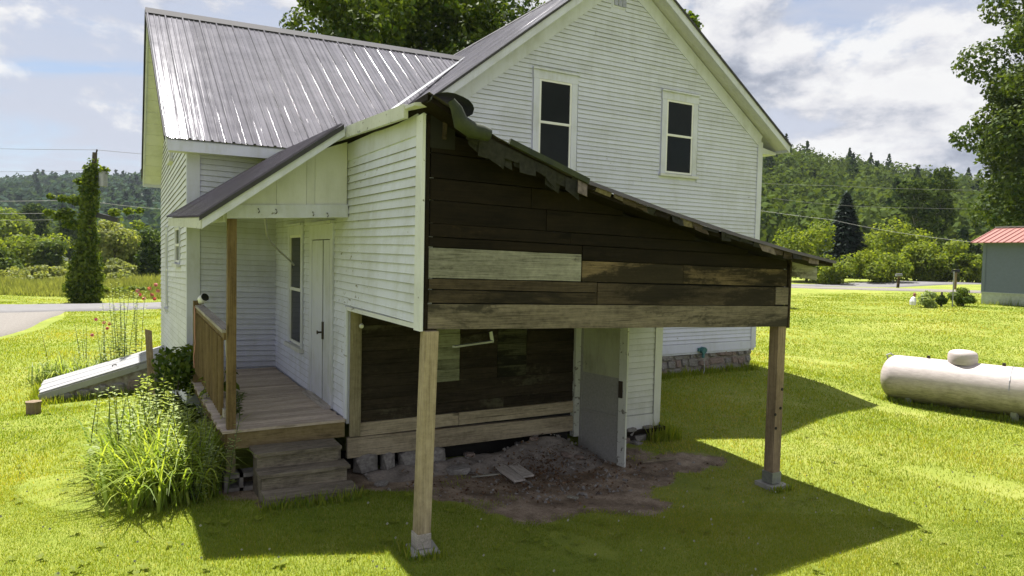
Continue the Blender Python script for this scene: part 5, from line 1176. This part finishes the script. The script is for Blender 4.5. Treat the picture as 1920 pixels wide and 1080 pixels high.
bsh = tree('corner_shrub', 'dark leafy shrub at the wing corner below the railing end', G3(.8, 11.2), 1.4, (.8, 11.2, gz(.8, 11.2)+.75), (.38, .5, .7), 12, 1700, .05, 'leaf', None, 'shrub', trunk_r=.02, clr=.42, seed=14, limbs=5)
broad_plant('deck_plant', 'green leafy plant growing up through the deck behind the porch post', (1.2, 9.7, DZ), 20, .20, 15, mat='leaf', wid=.36)
stem_plant('deck_weed', 'thin weed on the deck behind the porch post foot', (1.16, 8.35, DZ), 4, .35, 16, mat='leaf', spread=.05, ls=.05)
# roses and flower bed behind the hatch
def flowers(t, spots, s, seed):
    r = np.random.default_rng(seed); o = OFF[t]; Q, T = [], []
    for c_ in spots:
        for k in range(9):
            d = r.normal(size=3); d /= np.linalg.norm(d); u = np.cross(d, r.normal(size=3)); u /= np.linalg.norm(u); v = np.cross(d, u); p = np.array(c_)-np.array(o)+d*s*.35
            Q += [p-u*s*.5, p-v*s*.5, p+u*s*.5, p+v*s*.5]; T.append(r.random())
    mk('blossoms', arr_mesh('blossoms', np.array(Q), 4, T), M['petal'], t)
rb = stem_plant('rose_bush', 'tall leggy rose bush with pink flowers against the wing wall', G3(.2, 18.6), 13, 2.1, 18, spread=.2, mat='silver', ls=.085, nl=60); rb['category'] = 'bush'
flowers(rb, [tuple(at(x, y, t=17.0)) for x, y in ((258, 545), (292, 534), (296, 546), (285, 552), (270, 560), (290, 560), (280, 541), (262, 552))], .085, 3)
lr = stem_plant('rose_bush', 'low rose bush with red-pink flowers behind the cellar hatch', G3(-.45, 19.3), 14, 1.25, 19, spread=.4, mat='silver'); lr['category'] = 'bush'
flowers(lr, [tuple(at(x, y, t=17.6)) for x, y in ((173, 628), (195, 605), (201, 616), (180, 599), (205, 607))], .08, 4)
for i, (x, y, lab) in enumerate(((-1.2, 18.7, 'grassy perennials at the low end of the hatch'), (-.85, 18.5, 'grassy perennials along the far side of the hatch'), (-.3, 18.5, 'grassy perennials below the low rose bush'), (.2, 18.4, 'yellow-green perennials at the foot of the tall rose'))):
    strap_clump('perennial_clump', lab, G3(x, y), 130, .8, 30+i, mat='lily' if i % 2 else 'silver', spread=1.6, wid=.014, group='perennials behind the cellar hatch')

# ------------------------------------------------------------------ grass
def grass(N, name, t_lo, t_hi, hh, ww, lod, seed, mask_extra=None):
    r = np.random.default_rng(seed)
    u = r.random(N)
    if lod: t = t_lo*(t_hi/t_lo)**u
    else: t = np.sqrt(t_lo**2+(t_hi**2-t_lo**2)*u)
    px_ = r.uniform(-430, 2350, N); xr = (px_-960)/FPX*t
    f2 = np.array([math.sin(_y), math.cos(_y)]); r2 = np.array([math.cos(_y), -math.sin(_y)])
    X = xr*r2[0]+t*f2[0]; Y = xr*r2[1]+t*f2[1]
    n = np.sin(X*1.3)*np.sin(Y*1.1+X*.7)+.6*np.sin(X*3.7+Y*2.2)*np.sin(Y*4.1-X*1.9)
    ok = (dirt_mask(X, Y) > .82+.5*r.random(N)**.7)
    ok &= ~((X > 2.3) & (X < 7.15) & (Y > 7.75) & (Y < 12)); ok &= ~((X > .95) & (X < 2.35) & (Y > 7.75) & (Y < 12)); ok &= ~((X > WX-.05) & (Y > WY) & (Y < WYB) & (X < 6)); ok &= ~((X > MXL) & (X < MXR) & (Y > MY-.02) & (Y < 20.2))
    ok &= ~((X > -1.3) & (X < 1) & (Y > 16.4) & (Y < 17.9)); ok &= dist_poly(X, Y, road_center()) > 3.1; ok &= dist_poly(X, Y, DRIVE_L) > 2.3; ok &= dist_poly(X, Y, DRIVE_R) > 1.9
    ok &= ~((np.abs(X-2.345) < .13) & (np.abs(Y-5.58) < .13)); ok &= ~((np.abs(X-7.0) < .14) & (np.abs(Y-5.68) < .14))
    bare = np.sin(X*.9+2)*np.sin(Y*.8+1)+.5*np.sin(X*2.3+Y); ok &= ~((bare > 1.15) & (r.random(N) < .75))
    X, Y, t, n = X[ok], Y[ok], t[ok], n[ok]; m = len(X); Z = terr(X, Y)-.006
    sc = np.maximum(1.0, t/7.0) if lod else np.ones(m)
    h = hh*(.55+.7*r.random(m))*(1+.25*n)*np.minimum(sc, 2.2)**.5; w = ww*(.7+.6*r.random(m))*sc; a = r.random(m)*6.283; l = r.random(m)*.7*h; la = r.random(m)*6.283
    B = np.stack([X, Y, Z], 1); dx = np.stack([np.cos(a)*w/2, np.sin(a)*w/2, 0*a], 1)
    tip = B+np.stack([np.cos(la)*l, np.sin(la)*l, h], 1)
    Q = np.stack([B-dx, B+dx, tip], 1).reshape(-1, 3); lf = np.sin(X*.55+1.3*np.sin(Y*.37))*np.sin(Y*.62+.9*np.sin(X*.41)); tint = np.clip(.42+.13*n+.2*lf+.18*r.normal(size=m), 0, .82); tint = np.where(r.random(m) < .03+.22*np.clip(lf-.25, 0, 1), 1.0, tint)
    o = mk(name, arr_mesh(name, Q, 3, tint), M['blade']); tag(o, kind='stuff')
grass(500000, 'lawn_grass', 3.2, 7.5, .031, .0058, False, 1)
grass(640000, 'lawn_grass', 7.5, 46, .035, .0085, True, 2)
# clover and broad weeds dotted through the lawn
def weeds(N, seed):
    r = np.random.default_rng(seed); Q, T = [], []
    for i in range(N):
        t = 3.5*(18/3.5)**r.random(); px_ = r.uniform(-100, 2020); xr = (px_-960)/FPX*t
        x = xr*math.cos(_y)+t*math.sin(_y); y = -xr*math.sin(_y)+t*math.cos(_y)
        if dirt_mask(x, y) < .9 or (2.2 < x < 7.2 and y > 7.7) or (.9 < x < 2.4 and y > 7): continue
        z = gz(x, y)
        for k in range(5):
            a = r.random()*6.283; d = np.array([math.cos(a), math.sin(a), .35]); s_ = np.array([-math.sin(a), math.cos(a), 0]); l = .035+.04*r.random(); c_ = np.array([x, y, z+.02]); w = l*.3
            Q += [c_, c_+d*l*.6+s_*w, c_+d*l, c_+d*l*.6-s_*w]; T.append(.5+.5*r.random())
    tag(mk('lawn_weeds', arr_mesh('weeds', np.array(Q), 4, T), M['leaf_bright']), kind='stuff')
weeds(350, 9)

def meadow(N, seed):
    r = np.random.default_rng(seed); t = 44.5*(120/44.5)**r.random(N); px_ = r.uniform(-300, 330, N); xr = (px_-960)/FPX*t
    X = xr*math.cos(_y)+t*math.sin(_y); Y = -xr*math.sin(_y)+t*math.cos(_y); ok = dist_poly(X, Y, road_center()) > 3.4
    X, Y, t = X[ok], Y[ok], t[ok]; m = len(X); Z = terr(X, Y); n = np.sin(X*.5)*np.sin(Y*.4+1)
    h = (.45+.5*r.random(m))*(1+.4*n)*np.minimum(1, (t-41)/9); w = .035*t/45*(.6+.8*r.random(m)); a = r.random(m)*6.283; la = r.random(m)*6.283; l = .35*h
    B = np.stack([X, Y, Z], 1); dx = np.stack([np.cos(a)*w, np.sin(a)*w, 0*a], 1); tip = B+np.stack([np.cos(la)*l, np.sin(la)*l, h], 1)
    tag(mk('meadow_grass', arr_mesh('meadow_grass', np.stack([B-dx, B+dx, tip], 1).reshape(-1, 3), 3, np.clip(.5+.2*n+.2*r.normal(size=m), 0, 1)), M['meadow']), kind='stuff')
meadow(110000, 4)

def fringe(lines, seed):
    """unmown grass left standing along walls, posts and the tank"""
    r = np.random.default_rng(seed); Q, T = [], []
    for (x0, y0, x1, y1, n, h, sp) in lines:
        f = r.random(n); X = x0+(x1-x0)*f+r.normal(size=n)*sp; Y = y0+(y1-y0)*f+r.normal(size=n)*sp; Z = terr(X, Y)-.01
        hh = h*(.4+.8*r.random(n))*(1+.5*np.sin(f*23)*np.sin(f*57)); a = r.random(n)*6.283; la = r.random(n)*6.283; w = .007+.006*r.random(n); l = hh*.6*r.random(n)
        B = np.stack([X, Y, Z], 1); dx = np.stack([np.cos(a)*w, np.sin(a)*w, 0*a], 1); tip = B+np.stack([np.cos(la)*l, np.sin(la)*l, hh], 1)
        Q.append(np.stack([B-dx, B+dx, tip], 1).reshape(-1, 3)); T.append(np.clip(.4+.25*r.normal(size=n), 0, .85))
    tag(mk('fringe_grass', arr_mesh('fringe_grass', np.concatenate(Q), 3, np.concatenate(T)), M['blade']), kind='stuff')
tA, tB = A+side_*.35, A+ax*TL+side_*.35; tC, tD = A-side_*.35, A+ax*TL-side_*.35
fringe([(9.7, 11.2, 13.1, 11.2, 1500, .16, .05), (6.9, 7.7, 7.3, 7.75, 500, .22, .08), (7.2, 7.9, 7.25, 10.5, 900, .25, .07), (-1.35, 16.3, .7, 16.3, 900, .16, .05), (-1.4, 16.4, -1.4, 17.9, 500, .18, .05),
        (tA.x, tA.y, tB.x, tB.y, 1300, .13, .06), (tC.x, tC.y, tD.x, tD.y, 1300, .13, .06), (2.2, 5.42, 2.5, 5.42, 120, .09, .03), (2.18, 5.45, 2.2, 5.72, 120, .10, .03), (6.84, 5.52, 7.16, 5.50, 140, .10, .03), (1.2, 6.98, 2.2, 6.9, 350, .12, .04), (.8, 7.6, .85, 11.4, 1500, .3, .09), (39, 19, 39, 12, 700, .35, .15)], 12)
r_ = np.random.default_rng(44); Q = []
for i in range(550):       # white clover heads
    t = 3.4*(22/3.4)**r_.random(); cl = r_.integers(0, 26); px_ = (cl*83 % 2100)-60+r_.normal()*75; xr = (px_-960)/FPX*t
    x = xr*math.cos(_y)+t*math.sin(_y); y = -xr*math.sin(_y)+t*math.cos(_y)
    if dirt_mask(x, y) < 1.1 or (2.2 < x < 7.2 and y > 7.5) or (.3 < x < 2.5 and y > 6.8): continue
    c_ = np.array([x, y, gz(x, y)+.05]); q = .010+.005*r_.random()
    for d_ in ((1, 0, 0), (0, 1, 0)):
        u = np.array(d_)*q; Q += [c_-u, c_+np.array([0, 0, -q]), c_+u, c_+np.array([0, 0, q])]
tag(mk('clover_flowers', arr_mesh('clover_flowers', np.array(Q), 4, None), M['clover']), kind='stuff')

# ------------------------------------------------------------------ thin summer haze (one closed box of even air)
hb = MB().box((-1400, -300, -40), (1500, 1500, 125)).build('haze', None)
hm = bpy.data.materials.new('summer_haze'); hm.use_nodes = True; hm.node_tree.nodes.clear(); hg = NT(hm.node_tree)
ho = hg.n('ShaderNodeOutputMaterial'); hv = hg.n('ShaderNodeVolumePrincipled', Color=(0.78, 0.86, 1.0), Density=0.00010)
hm.node_tree.links.new(hv.outputs[0], ho.inputs['Volume']); hb.data.materials.append(hm); tag(hb, kind='stuff')
